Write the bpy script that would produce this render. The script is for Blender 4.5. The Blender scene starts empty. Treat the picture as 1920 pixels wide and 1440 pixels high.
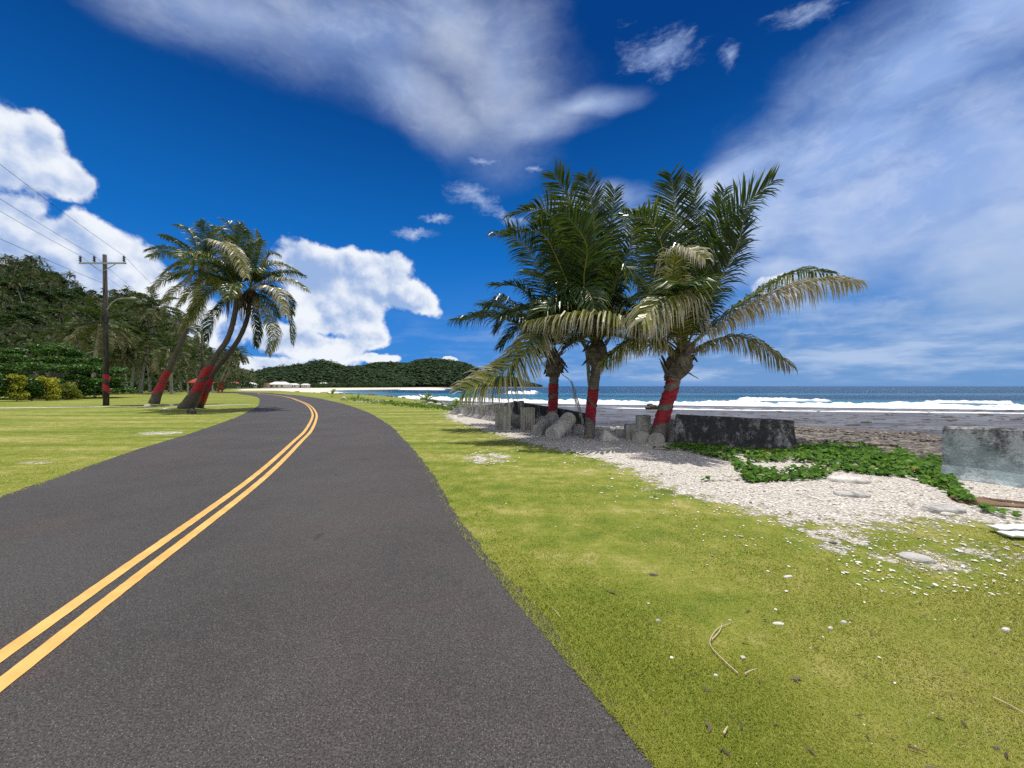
import bpy, math, random
import numpy as np
from mathutils import Vector

# ------------------------------------------------------------------ camera, sky, sun
F, H, CX, HY = 721.0, 1.6, 960.0, 724.0          # focal length in photo pixels, eye height, horizon
scene = bpy.context.scene
COL = scene.collection
cam = bpy.data.cameras.new('camera'); cam.sensor_width = 36.0; cam.lens = 36.0 * F / 1920.0
cam.shift_y = 4.0 / 1920.0; cam.clip_start = 0.05; cam.clip_end = 60000.0
co = bpy.data.objects.new('camera', cam); COL.objects.link(co)
co.location = (0, 0, H); co.rotation_euler = (math.pi / 2, 0, 0)
scene.camera = co
scene.view_settings.view_transform = 'Standard'; scene.view_settings.look = 'None'
scene.view_settings.gamma = 1.0; scene.view_settings.exposure = 0.0
scene.view_settings.use_curve_mapping = False
scene.cycles.sample_clamp_direct = 12; scene.cycles.sample_clamp_indirect = 3; scene.cycles.max_bounces = 6; scene.cycles.transparent_max_bounces = 6
scene.cycles.use_denoising = False

SUN = Vector((0.06, 0.18, 1.0)).normalized()
sun = bpy.data.lights.new('sun', 'SUN'); sun.energy = 4.4; sun.angle = math.radians(0.5); sun.color = (1.0, 0.95, 0.87)
so = bpy.data.objects.new('sun', sun); COL.objects.link(so)
so.rotation_euler = SUN.to_track_quat('Z', 'Y').to_euler(); so.location = (0, 0, 60)

class NT:
    """tiny helper for writing node trees"""
    def __init__(s, tree): s.t = tree; s.L = tree.links
    def new(s, typ, props=None, **ins):
        n = s.t.nodes.new(typ)
        for k, v in (props or {}).items(): setattr(n, k, v)
        for k, v in ins.items(): s.put(n, k, v)
        return n
    def put(s, n, k, v):
        key = int(k[1:]) if (k[0] == 'i' and k[1:].isdigit()) else k.replace('_', ' ')
        sock = n.inputs[key]
        if isinstance(v, bpy.types.NodeSocket): s.L.new(v, sock)
        else: sock.default_value = v
    def math(s, op, a, b=0.0, c=None, clamp=False):
        n = s.new('ShaderNodeMath', {'operation': op, 'use_clamp': clamp}, i0=a, i1=b)
        if c is not None: s.put(n, 'i2', c)
        return n.outputs[0]
    def vmath(s, op, a, b=None, scale=None, out=0):
        n = s.new('ShaderNodeVectorMath', {'operation': op}, i0=a)
        if b is not None: s.put(n, 'i1', b)
        if scale is not None: s.put(n, 'i3', scale)
        return n.outputs[out]
    def noise(s, vec, scale, detail=4.0, rough=0.55, dist=0.0, out=0, lac=2.0):
        n = s.new('ShaderNodeTexNoise', None, Scale=scale, Detail=detail, Roughness=rough, Distortion=dist, Lacunarity=lac)
        if vec is not None: s.L.new(vec, n.inputs['Vector'])
        return n.outputs[out]
    def mapr(s, v, a, b, c=0.0, d=1.0, smooth=True):
        n = s.new('ShaderNodeMapRange', {'interpolation_type': 'SMOOTHSTEP' if smooth else 'LINEAR'}, i0=v, i1=a, i2=b, i3=c, i4=d)
        return n.outputs[0]
    def mix(s, f, a, b, blend='MIX'):
        n = s.new('ShaderNodeMix', {'data_type': 'RGBA', 'blend_type': blend})
        s.put(n, 'i0', f); s.put(n, 'i6', a); s.put(n, 'i7', b)
        return n.outputs[2]
    def mapping(s, vec, loc=(0, 0, 0), rot=(0, 0, 0), scale=(1, 1, 1), typ='POINT'):
        n = s.new('ShaderNodeMapping', {'vector_type': typ}, i1=loc, i2=rot, i3=scale)
        s.L.new(vec, n.inputs[0]); return n.outputs[0]
    def ramp(s, f, stops):
        n = s.new('ShaderNodeValToRGB'); s.L.new(f, n.inputs[0])
        e = n.color_ramp.elements
        while len(e) < len(stops): e.new(0.5)
        for i, (p, c) in enumerate(stops): e[i].position = p; e[i].color = c if len(c) == 4 else (*c, 1)
        return n.outputs[0]

def azel(px, py):
    u = (px - CX) / F; v = (HY - py) / F
    return math.atan(u), math.atan(v / math.hypot(1, u))

def build_world():
    w = bpy.data.worlds.new('World'); scene.world = w; w.use_nodes = True
    t = w.node_tree; t.nodes.clear(); N = NT(t)
    sky = N.new('ShaderNodeTexSky', {'sky_type': 'NISHITA', 'sun_disc': False, 'sun_elevation': math.asin(SUN.z),
                'sun_rotation': math.atan2(SUN.x, SUN.y), 'altitude': 0.0, 'air_density': 1.0, 'dust_density': 0.25, 'ozone_density': 2.5})
    d = N.new('ShaderNodeTexCoord').outputs['Generated']
    d = N.vmath('NORMALIZE', d)
    sx = N.new('ShaderNodeSeparateXYZ', None, i0=d)
    az = N.math('ARCTAN2', sx.outputs[0], sx.outputs[1]); el = N.math('ARCSINE', sx.outputs[2])
    ae = N.new('ShaderNodeCombineXYZ', None, i0=az, i1=el, i2=0.0).outputs[0]
    # clear sky: the physical sky deepened as a polarised wide lens sees it
    base = N.mix(1.0, sky.outputs[0], SKYTINT + (1,), 'MULTIPLY')
    hz = N.mapr(el, 0.0, 0.75, 1.0, 0.0)
    base = N.mix(N.math('MULTIPLY', hz, 0.62), base, (0.16, 2.9, 9.4, 1))
    def warp(vec, amp, scale, detail):
        nz = N.noise(d, scale, detail, 0.6, out=1)
        off = N.vmath('SCALE', N.vmath('SUBTRACT', nz, (0.5, 0.5, 0.5)), scale=amp)
        off = N.vmath('MULTIPLY', off, (1, 1, 0))
        return N.vmath('ADD', vec, off)
    def field(vec, blobs):
        acc = None
        for (x, y, rx, ry, rot) in blobs:
            a0, e0 = azel(x, y); r = math.radians(rot)
            a1, e1 = azel(x + rx * math.cos(r), y - rx * math.sin(r)); a2, e2 = azel(x - ry * math.sin(r), y - ry * math.cos(r))
            l1 = math.hypot(a1 - a0, e1 - e0); l2 = math.hypot(a2 - a0, e2 - e0); ang = math.atan2(e1 - e0, a1 - a0)
            m = N.mapping(vec, (a0, e0, 0), (0, 0, ang), (l1, l2, 1), 'TEXTURE')
            f = N.math('SUBTRACT', 1.0, N.vmath('LENGTH', m, out=1))
            acc = f if acc is None else N.math('SMOOTH_MAX', acc, f, 0.12)
        return acc
    # high thin cloud
    aec = warp(ae, 0.13, 2.2, 3)
    cir = field(aec, CIRRUS)
    stre = N.mapping(ae, (0, 0, 0), (0, 0, math.radians(-24)), (2.4, 9.0, 1))
    stre = N.vmath('ADD', stre, N.vmath('SCALE', N.noise(d, 3.0, 5, 0.6, out=1), scale=1.5))
    n1 = N.noise(stre, 1.0, 8, 0.6); n2 = N.noise(d, 2.4, 5, 0.55)
    n1 = N.noise(stre, 1.0, 12, 0.62)
    cf = N.math('ADD', cir, N.math('MULTIPLY', N.math('SUBTRACT', n1, 0.5), 1.25))
    cf = N.math('ADD', cf, N.math('MULTIPLY', N.math('SUBTRACT', n2, 0.5), 0.55))
    cf = N.mapr(cf, -0.55, 1.25)
    aew = warp(ae, 0.09, 11.0, 9)
    wis = N.math('ADD', field(aew, WISPS), N.math('MULTIPLY', N.math('SUBTRACT', N.noise(stre, 2.6, 12, 0.72), 0.5), 2.6))
    wf = N.mapr(wis, 0.12, 1.45)
    cf2 = N.math('MAXIMUM', N.math('MULTIPLY', cf, N.mapr(az, 0.05, 0.5, 0.68, 1.3)), N.math('MULTIPLY', wf, 0.85))
    ccol = N.mix(N.mapr(n2, 0.35, 0.65), (2.8, 4.3, 7.9, 1), (6.6, 7.5, 9.0, 1))
    cf2 = N.math('MINIMUM', cf2, 0.95); col = N.mix(cf2, base, ccol)
    hi = N.mapr(N.noise(stre, 2.2, 10, 0.65), 0.42, 0.75)
    col = N.mix(N.math('MULTIPLY', N.math('MULTIPLY', hi, cf2), 0.40), col, (6.6, 7.4, 9.2, 1))
    # a veil of low broken cloud far out over the sea
    low = N.mapping(d, (0, 0, 0), (0, 0, 0), (5.0, 5.0, 26.0))
    ln = N.noise(low, 1.0, 7, 0.6)
    band = N.math('MULTIPLY', N.mapr(el, 0.0, 0.02), N.mapr(el, 0.22, 0.06))
    band = N.math('MULTIPLY', band, N.mapr(az, -0.15, 0.35, 0.35, 1.0))
    lf = N.math('MULTIPLY', N.mapr(ln, 0.42, 0.68), band)
    veil = N.math('MULTIPLY', N.mapr(el, 0.34, 0.02), N.mapr(az, -0.3, 0.5, 0.22, 0.85))
    col = N.mix(veil, col, (1.9, 3.5, 6.3, 1))
    col = N.mix(N.math('MULTIPLY', lf, 0.85), col, (4.7, 6.0, 8.3, 1))
    # cumulus
    aek = warp(ae, 0.085, 7.0, 6)
    def puff(vec):
        a = N.noise(vec, 8.0, 9, 0.55)
        v = N.new('ShaderNodeTexVoronoi', {'feature': 'SMOOTH_F1'}, Scale=16.0, Smoothness=0.6)
        N.L.new(N.vmath('ADD', vec, N.vmath('SCALE', N.noise(vec, 12.0, 4, out=1), scale=0.05)), v.inputs['Vector'])
        return N.math('SUBTRACT', a, N.math('MULTIPLY', v.outputs['Distance'], 0.35))
    kf = field(aek, CUMULUS)
    pz = puff(d)
    up = N.vmath('ADD', d, (0.012, 0.0, 0.022))
    pu = puff(up)
    kd = N.math('ADD', kf, N.math('MULTIPLY', N.math('SUBTRACT', pz, 0.33), 1.5))
    kd = N.math('ADD', kd, N.math('MULTIPLY', N.math('SUBTRACT', N.noise(d, 30.0, 8, 0.6), 0.5), 0.45))
    ka = N.mapr(kd, -0.02, 0.26)
    relief = N.math('SUBTRACT', pz, pu)
    big = N.noise(N.mapping(d, scale=(1, 1, 1.6)), 3.6, 4, 0.5)
    lit = N.math('ADD', N.math('MULTIPLY', relief, 4.0), N.math('MULTIPLY', N.math('SUBTRACT', big, 0.5), 2.4))
    thin = N.mapr(kd, 0.55, 0.05)
    lit = N.math('ADD', lit, N.math('MULTIPLY', thin, 0.35))
    lit = N.mapr(lit, -0.75, 0.5)
    kcol = N.mix(lit, (3.3, 4.7, 7.6, 1), (9.0, 9.4, 10.0, 1))
    col = N.mix(N.math('MULTIPLY', ka, 0.97), col, kcol)
    back = N.math('MULTIPLY', N.mapr(sx.outputs[1], 0.10, -0.25), N.mapr(el, 0.0, 0.15))  # bright cloud added behind the camera, out of view, to fill shaded faces
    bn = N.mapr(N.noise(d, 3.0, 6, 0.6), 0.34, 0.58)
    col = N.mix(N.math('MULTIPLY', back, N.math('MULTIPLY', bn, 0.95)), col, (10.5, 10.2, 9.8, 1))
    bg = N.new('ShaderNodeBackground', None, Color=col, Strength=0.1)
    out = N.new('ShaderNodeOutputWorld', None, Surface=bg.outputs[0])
    w.cycles.sampling_method = 'MANUAL'; w.cycles.sample_map_resolution = 512

SKYTINT = (0.012, 0.21, 0.56)
CIRRUS = [(430, 10, 260, 70, -12), (640, 60, 300, 110, -8), (860, 70, 190, 110, -25), (950, 150, 120, 110, -50), (1000, 225, 110, 40, 10), (1090, 200, 100, 22, 12),
          (780, 170, 200, 60, -20),
          (1850, 20, 330, 120, 28), (1700, 130, 360, 110, 30), (1560, 300, 300, 110, 22), (1800, 300, 300, 170, 10),
          (1850, 450, 250, 110, 0), (1420, 390, 180, 70, 20), (1600, 470, 220, 60, 5), (2100, 200, 300, 300, 0), (1100, 380, 100, 30, 10),  (1400, 440, 200, 80, 15), (1700, 380, 300, 130, 10), (1900, 560, 260, 70, 0), (1380, 330, 160, 40, 25), (1250, 420, 120, 40, 10), (1600, 420, 320, 110, 0), (1850, 500, 300, 90, 0), (1500, 520, 200, 40, 0)]
WISPS = [(1500, 565, 160, 52, 0), (1660, 585, 230, 50, 3), (1850, 590, 230, 55, 4), (1740, 610, 180, 40, 0), (1560, 605, 170, 30, 0),
         (1480, 640, 30, 16, 0), (1170, 690, 70, 14, 0), (1640, 656, 90, 12, 2), (1850, 660, 90, 14, 2), (1330, 700, 90, 10, 0), (1700, 690, 120, 10, 0),
         (1240, 95, 105, 52, 12), (905, 302, 55, 14, 4), (1005, 318, 38, 16, 5), (900, 385, 85, 30, -18), (955, 408, 60, 24, -20),
         (785, 440, 52, 14, 6), (820, 410, 36, 10, 0), (1510, 20, 110, 34, 20), (1370, 110, 34, 34, 30)]
CUMULUS = [(-30, 270, 120, 110, 0), (-20, 390, 120, 60, 0), (60, 290, 100, 70, -20), (120, 335, 62, 44, -15), (40, 470, 150, 80, 0), (150, 460, 110, 62, -8), (225, 500, 100, 70, -20),
           (285, 545, 60, 60, -20), (120, 570, 260, 80, 0), (330, 620, 150, 70, 0),
           (655, 505, 120, 42, -6), (610, 540, 90, 66, 0), (705, 540, 100, 48, -14), (760, 560, 62, 28, -6), (640, 590, 100, 50, 0),
           (600, 655, 110, 36, 0), (690, 632, 66, 30, 10), (540, 640, 70, 40, 0), (500, 690, 90, 24, 0), (715, 668, 42, 14, 0), (850, 671, 14, 6, 0),
           (1435, 545, 58, 30, 0)]
build_world()

# ------------------------------------------------------------------ helpers
rng = np.random.default_rng(7); random.seed(7)
def P(px, py, Y): return np.array([(px - CX) / F * Y, Y, H + (HY - py) / F * Y])
def G(px, py, z=0.0):
    Y = (H - z) * F / (py - HY); return np.array([(px - CX) / F * Y, Y, z])
def nrm(v):
    v = np.asarray(v, float); l = np.linalg.norm(v, axis=-1, keepdims=True); return v / np.maximum(l, 1e-9)

def tag(o, label=None, cat=None, group=None, kind=None):
    for k, v in (('label', label), ('category', cat), ('group', group), ('kind', kind)):
        if v: o[k] = v
    return o
def empty(name, loc=(0, 0, 0), label=None, cat=None, group=None):
    o = bpy.data.objects.new(name, None); COL.objects.link(o); o.location = [float(c) for c in loc]; o.empty_display_size = 0.2
    return tag(o, label, cat, group)

class MB:
    def __init__(s): s.v = []; s.f = []; s.a = []; s.n = 0
    def add(s, v, f, a=0.0):
        v = np.asarray(v, float); f = np.asarray(f, int) if not isinstance(f, list) else f
        if isinstance(f, np.ndarray): s.f.append((f + s.n).tolist())
        else: s.f.append([tuple(i + s.n for i in q) for q in f])
        s.v.append(v); s.a.append(np.broadcast_to(np.asarray(a, float), (len(v),)).copy()); s.n += len(v)
        return s
    def build(s, name, mat, parent=None, smooth=False, attr='t', origin=None):
        v = np.concatenate(s.v) if s.v else np.zeros((0, 3)); f = [q for l in s.f for q in l]
        if origin is not None: v = v - np.asarray(origin)
        me = bpy.data.meshes.new(name); me.from_pydata(v.tolist(), [], f)
        if attr:
            at = me.attributes.new(attr, 'FLOAT', 'POINT'); at.data.foreach_set('value', np.concatenate(s.a))
        me.materials.append(mat)
        if smooth: me.polygons.foreach_set('use_smooth', [True] * len(me.polygons))
        me.update()
        o = bpy.data.objects.new(name, me); COL.objects.link(o)
        if parent is not None: o.parent = parent
        if origin is not None and parent is None: o.location = [float(c) for c in origin]
        return o

def catmull(pts, m):
    p = np.asarray(pts, float); n = len(p)
    if n == 2: t = np.linspace(0, 1, m)[:, None]; return p[0] * (1 - t) + p[1] * t
    q = np.vstack([2 * p[0] - p[1], p, 2 * p[-1] - p[-2]])
    seg = np.linalg.norm(np.diff(p, axis=0), axis=1); cum = np.concatenate([[0], np.cumsum(seg)]) / seg.sum()
    out = []
    for t in np.linspace(0, 1, m):
        i = min(max(np.searchsorted(cum, t, side='right') - 1, 0), n - 2)
        u = (t - cum[i]) / max(cum[i + 1] - cum[i], 1e-9)
        a, b, c, d = q[i], q[i + 1], q[i + 2], q[i + 3]
        out.append(0.5 * ((2 * b) + (-a + c) * u + (2 * a - 5 * b + 4 * c - d) * u * u + (-a + 3 * b - 3 * c + d) * u ** 3))
    return np.array(out)

def frames(pts):
    T = nrm(np.gradient(pts, axis=0)); ref = np.array([0, 0, 1.0]) if abs(T[0][2]) < 0.8 else np.array([1.0, 0, 0])
    A = []; a = nrm(np.cross(T[0], ref))
    for t in T:
        a = nrm(a - t * np.dot(a, t)); A.append(a)
    A = np.array(A); B = np.cross(T, A); return T, A, B

def tube(mb, pts, rad, n=10, a=0.0, cap=True, jitter=0.0):
    pts = np.asarray(pts, float); m = len(pts); rad = np.broadcast_to(np.asarray(rad, float), (m,))
    T, A, B = frames(pts); th = np.linspace(0, 2 * math.pi, n, endpoint=False)
    r = rad[:, None] * (1 + (rng.random((m, n)) - 0.5) * jitter)
    v = pts[:, None, :] + r[..., None] * (np.cos(th)[None, :, None] * A[:, None, :] + np.sin(th)[None, :, None] * B[:, None, :])
    v = v.reshape(-1, 3); f = []
    for i in range(m - 1):
        for j in range(n):
            k = (j + 1) % n; f.append((i * n + j, i * n + k, (i + 1) * n + k, (i + 1) * n + j))
    if cap: f.append(tuple(range(n - 1, -1, -1))); f.append(tuple((m - 1) * n + j for j in range(n)))
    aa = np.repeat(np.broadcast_to(np.asarray(a, float), (m,)), n)
    mb.add(v, f, aa)

def box(mb, c, sx, sy, sz, rz=0.0, a=0.0, jit=0.0):
    v = np.array([(x, y, z) for x in (-.5, .5) for y in (-.5, .5) for z in (-.5, .5)]) * (sx, sy, sz)
    v = v + (rng.random((8, 3)) - .5) * jit
    cs, sn = math.cos(rz), math.sin(rz); v = np.stack([v[:, 0] * cs - v[:, 1] * sn, v[:, 0] * sn + v[:, 1] * cs, v[:, 2]], 1) + np.asarray(c)
    mb.add(v, [(0, 1, 3, 2), (4, 6, 7, 5), (0, 4, 5, 1), (2, 3, 7, 6), (0, 2, 6, 4), (1, 5, 7, 3)], a)

_ico = None
def ico(sub=2):
    global _ico
    if _ico is None: _ico = {}
    if sub not in _ico:
        import bmesh
        bm = bmesh.new(); bmesh.ops.create_icosphere(bm, subdivisions=sub, radius=1.0)
        v = np.array([x.co[:] for x in bm.verts]); f = np.array([[q.index for q in p.verts] for p in bm.faces]); bm.free()
        _ico[sub] = (v, f)
    return _ico[sub]
def fbm3(p, s, oct=3):
    """cheap smooth pseudo noise on arrays"""
    out = np.zeros(len(p)); a = 1.0; tot = 0
    for k in range(oct):
        q = p * s * (1.9 ** k) + k * 13.7
        out += a * (np.sin(q[:, 0] * 1.7 + np.sin(q[:, 1] * 1.3 + q[:, 2])) * np.cos(q[:, 1] * 1.1 + np.sin(q[:, 2] * 1.9 + q[:, 0] * .7)) + np.sin(q[:, 2] * 1.5 + np.sin(q[:, 0] * 0.9))) * .5
        tot += a; a *= 0.5
    return out / tot
def rock(mb, c, sx, sy, sz, sub=2, a=0.0, rough=0.22, rz=None):
    v, f = ico(sub); v = v.copy(); sd = rng.random(3) * 50
    v = v * (1 + rough * fbm3(v + sd, 1.9, 3))[:, None]
    v = np.sign(v) * np.abs(v) ** 0.8
    v = v * (sx, sy, sz); r = rng.random() * 6.28 if rz is None else rz
    cs, sn = math.cos(r), math.sin(r); v = np.stack([v[:, 0] * cs - v[:, 1] * sn, v[:, 0] * sn + v[:, 1] * cs, v[:, 2]], 1)
    mb.add(v + np.asarray(c), f, a)

def sdist(xy, poly):
    """signed distance to an open polyline: positive on its left side"""
    poly = np.asarray(poly, float); best = np.full(len(xy), 1e18); sg = np.ones(len(xy))
    for i in range(len(poly) - 1):
        a, b = poly[i], poly[i + 1]; ab = b - a; L = ab @ ab
        t = np.clip(((xy - a) @ ab) / L, 0, 1); q = a + t[:, None] * ab; dd = ((xy - q) ** 2).sum(1)
        cr = ab[0] * (xy[:, 1] - a[1]) - ab[1] * (xy[:, 0] - a[0])
        # at joints keep the side of the nearer segment
        m = dd < best - 1e-12; best[m] = dd[m]; sg[m] = np.sign(cr[m])
    return np.sqrt(best) * sg
def sst(x, a, b):
    t = np.clip((x - a) / (b - a), 0, 1); return t * t * (3 - 2 * t)

# ------------------------------------------------------------------ materials
def material(name):
    m = bpy.data.materials.new(name); m.use_nodes = True; t = m.node_tree; t.nodes.clear(); N = NT(t)
    out = N.new('ShaderNodeOutputMaterial'); b = N.new('ShaderNodeBsdfPrincipled'); N.L.new(b.outputs[0], out.inputs[0])
    return m, N, b, out
def pos(N): return N.new('ShaderNodeNewGeometry').outputs['Position']
def obj_co(N): return N.new('ShaderNodeTexCoord').outputs['Object']
def attr(N, n='t'): return N.new('ShaderNodeAttribute', {'attribute_name': n}).outputs['Fac']
def bump(N, b, h, strength=0.5, dist=0.02, prev=None):
    n = N.new('ShaderNodeBump', None, Strength=strength, Distance=dist, Height=h)
    if prev is not None: N.L.new(prev, n.inputs['Normal'])
    N.L.new(n.outputs[0], b.inputs['Normal']); return n.outputs[0]

def m_plain(name, col, rough=0.7, metal=0.0, var=0.25, scale=6.0, bmp=0.2):
    m, N, b, _ = material(name); p = pos(N); n = N.noise(p, scale, 6, 0.6)
    c = N.mix(N.mapr(n, 0.3, 0.7), tuple(x * (1 - var) for x in col) + (1,), tuple(min(1, x * (1 + var)) for x in col) + (1,))
    N.put(b, 'Base_Color', c); N.put(b, 'Roughness', rough); N.put(b, 'Metallic', metal)
    if bmp: bump(N, b, N.noise(p, scale * 5, 5), bmp, 0.01)
    return m

def m_leaf(name, dark, light, dry=(0.36, 0.30, 0.21), yellow=None, rough=0.42, trans=0.3, tcol=(0.16, 0.24, 0.03), scale=0.8, spec=0.18):
    """t attribute: 0 dark .. 1 light leaf, above 1 it turns to dry straw"""
    m, N, b, out = material(name); t = attr(N); p = pos(N)
    n = N.noise(p, scale, 3, 0.5)
    f = N.math('ADD', t, N.math('MULTIPLY', N.math('SUBTRACT', n, 0.5), 0.5))
    yel = yellow or tuple(0.5 * (a + b2) for a, b2 in zip(light, dry))
    col = N.ramp(N.math('MULTIPLY', f, 0.5), [(0.0, dark), (0.42, light), (0.60, yel), (0.82, dry)])
    N.put(b, 'Base_Color', col); N.put(b, 'Roughness', rough); N.put(b, 'Specular_IOR_Level', spec)
    tr = N.new('ShaderNodeBsdfTranslucent', None, Color=N.mix(0.5, col, tcol + (1,)))
    mx = N.new('ShaderNodeMixShader', None, i0=trans); N.L.new(b.outputs[0], mx.inputs[1]); N.L.new(tr.outputs[0], mx.inputs[2])
    N.L.new(mx.outputs[0], out.inputs[0]); return m

M = {}
M['palm'] = m_leaf('palm_leaf', (0.012, 0.030, 0.009), (0.045, 0.092, 0.016), dry=(0.56, 0.50, 0.40), yellow=(0.31, 0.31, 0.055), rough=0.33, trans=0.24, spec=0.42)
M['rachis'] = m_plain('palm_rachis', (0.22, 0.20, 0.035), 0.45, 0, 0.3, 3)
M['deadleaf'] = m_plain('dead_frond', (0.10, 0.075, 0.05), 0.9, 0, 0.5, 4)
M['hillpalm'] = m_leaf('hill_palm_leaf', (0.014, 0.032, 0.010), (0.056, 0.090, 0.026), dry=(0.38, 0.33, 0.22), yellow=(0.17, 0.17, 0.065), rough=0.5, trans=0.2)
M['broad'] = m_leaf('broad_leaf', (0.010, 0.029, 0.007), (0.038, 0.082, 0.015), dry=(0.10, 0.13, 0.03), yellow=(0.08, 0.14, 0.02), rough=0.45, trans=0.2, scale=0.5)
M['canopy'] = m_leaf('glossy_canopy_leaf', (0.012, 0.045, 0.006), (0.050, 0.135, 0.012), dry=(0.12, 0.20, 0.02), yellow=(0.09, 0.18, 0.02), rough=0.35, trans=0.2, scale=0.5)
M['croton'] = m_leaf('croton_leaf', (0.05, 0.10, 0.012), (0.30, 0.34, 0.03), dry=(0.62, 0.58, 0.08), yellow=(0.55, 0.50, 0.04), rough=0.4, trans=0.25, tcol=(0.5, 0.45, 0.05))
M['vine'] = m_leaf('vine_leaf', (0.030, 0.090, 0.012), (0.105, 0.230, 0.024), dry=(0.40, 0.36, 0.08), yellow=(0.14, 0.24, 0.03), rough=0.5, trans=0.22, scale=2, spec=.1)
M['blade'] = m_leaf('grass_blade', (0.130, 0.195, 0.018), (0.375, 0.400, 0.058), dry=(0.56, 0.49, 0.22), yellow=(0.43, 0.41, 0.10), rough=0.6, trans=0.3, tcol=(0.30, 0.36, 0.04), scale=0.9)
M['farleaf'] = m_leaf('far_forest_leaf', (0.026, 0.052, 0.032), (0.060, 0.094, 0.050), dry=(0.11, 0.13, 0.05), yellow=(0.08, 0.11, 0.03), rough=0.8, trans=0.15, scale=0.02, spec=.05)

def m_trunk(name='palm_bark', col=(0.20, 0.17, 0.14)):
    m, N, b, _ = material(name); p = pos(N)
    w = N.new('ShaderNodeTexWave', {'wave_type': 'BANDS', 'bands_direction': 'Z'}, Scale=5.5, Distortion=9.0, Detail=4.0); N.L.new(p, w.inputs[0])
    n = N.noise(p, 9, 6, 0.65); f = N.math('ADD', N.math('MULTIPLY', w.outputs[1], 0.22), N.math('MULTIPLY', n, 0.85))
    c = N.ramp(f, [(0.25, tuple(x * 0.38 for x in col)), (0.55, col), (0.85, tuple(min(1, x * 1.7) for x in col))])
    st = N.mapr(N.noise(N.mapping(p, scale=(1, 1, 0.35)), 2.2, 4), 0.52, 0.66)
    c = N.mix(N.math('MULTIPLY', st, 0.6), c, (0.05, 0.045, 0.04, 1))
    N.put(b, 'Base_Color', c); N.put(b, 'Roughness', 0.9); bump(N, b, f, 0.9, 0.03); return m
M['trunk'] = m_trunk(); M['shadetrunk'] = m_trunk('shaded_palm_bark', (0.11, 0.092, 0.078))  # second bark is darkened in its colour for trunks standing in silhouette
M['fartrunk'] = m_plain('far_trunk', (0.30, 0.265, 0.22), 0.9, 0, 0.3, 1.5, 0)
M['boot'] = m_plain('frond_boot', (0.15, 0.125, 0.10), 0.9, 0, 0.55, 7, 0.8)
def m_cloth():
    m, N, b, _ = material('red_cloth'); p = pos(N); n = N.noise(N.mapping(p, scale=(1, 1, 3)), 5, 6, 0.65)
    c = N.mix(N.mapr(n, 0.3, 0.7), (0.22, 0.006, 0.012, 1), (0.52, 0.016, 0.030, 1))
    fd = N.mapr(N.noise(p, 17, 4), 0.60, 0.72); c = N.mix(N.math('MULTIPLY', fd, 0.35), c, (0.55, 0.22, 0.20, 1))
    N.put(b, 'Base_Color', c); N.put(b, 'Roughness', 0.55); bump(N, b, n, 0.9, 0.05); return m
M['red'] = m_cloth()

def m_concrete(name, pale, dark, streak=0.5, blue=0.0, dk=0.5, scale=1.0):
    m, N, b, _ = material(name); p = pos(N)
    n = N.noise(p, 2.2 * scale, 8, 0.62); s = N.noise(N.mapping(p, scale=(5, 5, 0.9)), 1.2, 7, 0.65); g = N.noise(p, 26 * scale, 5, 0.7)
    f = N.math('ADD', N.math('MULTIPLY', n, 1 - streak), N.math('MULTIPLY', s, streak))
    f = N.math('ADD', f, N.math('MULTIPLY', N.math('SUBTRACT', g, 0.5), 0.35))
    c = N.mix(N.mapr(f, dk - 0.09, dk + 0.12), dark + (1,), pale + (1,))
    if blue:
        z = N.new('ShaderNodeSeparateXYZ', None, i0=p).outputs[2]
        bf = N.math('MULTIPLY', N.mapr(N.noise(p, 1.6, 6, 0.6), 0.44, 0.58), N.mapr(z, 0.75, 0.10, 0.45, 1.0))
        c = N.mix(N.math('MULTIPLY', bf, blue), c, (0.42, 0.54, 0.56, 1))
    N.put(b, 'Base_Color', c); N.put(b, 'Roughness', 0.88)
    bump(N, b, N.math('ADD', g, N.math('MULTIPLY', f, 1.5)), 0.7, 0.02); return m
M['walldark'] = m_concrete('dark_streaked_concrete', (0.34, 0.34, 0.33), (0.030, 0.032, 0.033), 0.75, 0.0, 0.575)  # mostly dark tone with paler streaks drawn out vertically
M['wallgrey'] = m_concrete('weathered_blue_concrete', (0.40, 0.42, 0.42), (0.035, 0.038, 0.04), 0.35, 0.55, 0.515)
M['wallfar'] = m_concrete('lichen_concrete', (0.30, 0.29, 0.27), (0.06, 0.06, 0.055), 0.5, 0, 0.50)
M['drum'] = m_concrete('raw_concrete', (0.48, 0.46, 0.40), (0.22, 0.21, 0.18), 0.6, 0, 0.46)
M['drumlit'] = m_concrete('sunlit_pale_concrete', (0.66, 0.63, 0.56), (0.34, 0.32, 0.28), 0.5, 0, 0.44)  # pale concrete brightened further, sunlight put into its colour
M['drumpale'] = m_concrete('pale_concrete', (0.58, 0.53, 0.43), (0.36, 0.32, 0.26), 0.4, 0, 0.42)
M['coral'] = m_concrete('coral_stone', (0.82, 0.78, 0.72), (0.50, 0.47, 0.43), 0.2, 0, 0.42, 3)
M['greystone'] = m_concrete('grey_stone', (0.62, 0.60, 0.56), (0.30, 0.29, 0.275), 0.2, 0, 0.44, 3)
M['darkrock'] = m_concrete('dark_rock', (0.13, 0.11, 0.09), (0.03, 0.027, 0.024), 0.2, 0, 0.5, 2)
M['brownrock'] = m_concrete('brown_rubble', (0.29, 0.25, 0.205), (0.045, 0.040, 0.036), 0.1, 0, 0.5, 3)
M['foam'] = m_plain('white_foam_plastic', (0.80, 0.80, 0.78), 0.6, 0, 0.05, 9, 0.2)
M['bark'] = m_plain('brown_bark', (0.20, 0.125, 0.07), 0.8, 0, 0.4, 6, 0.5)
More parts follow.
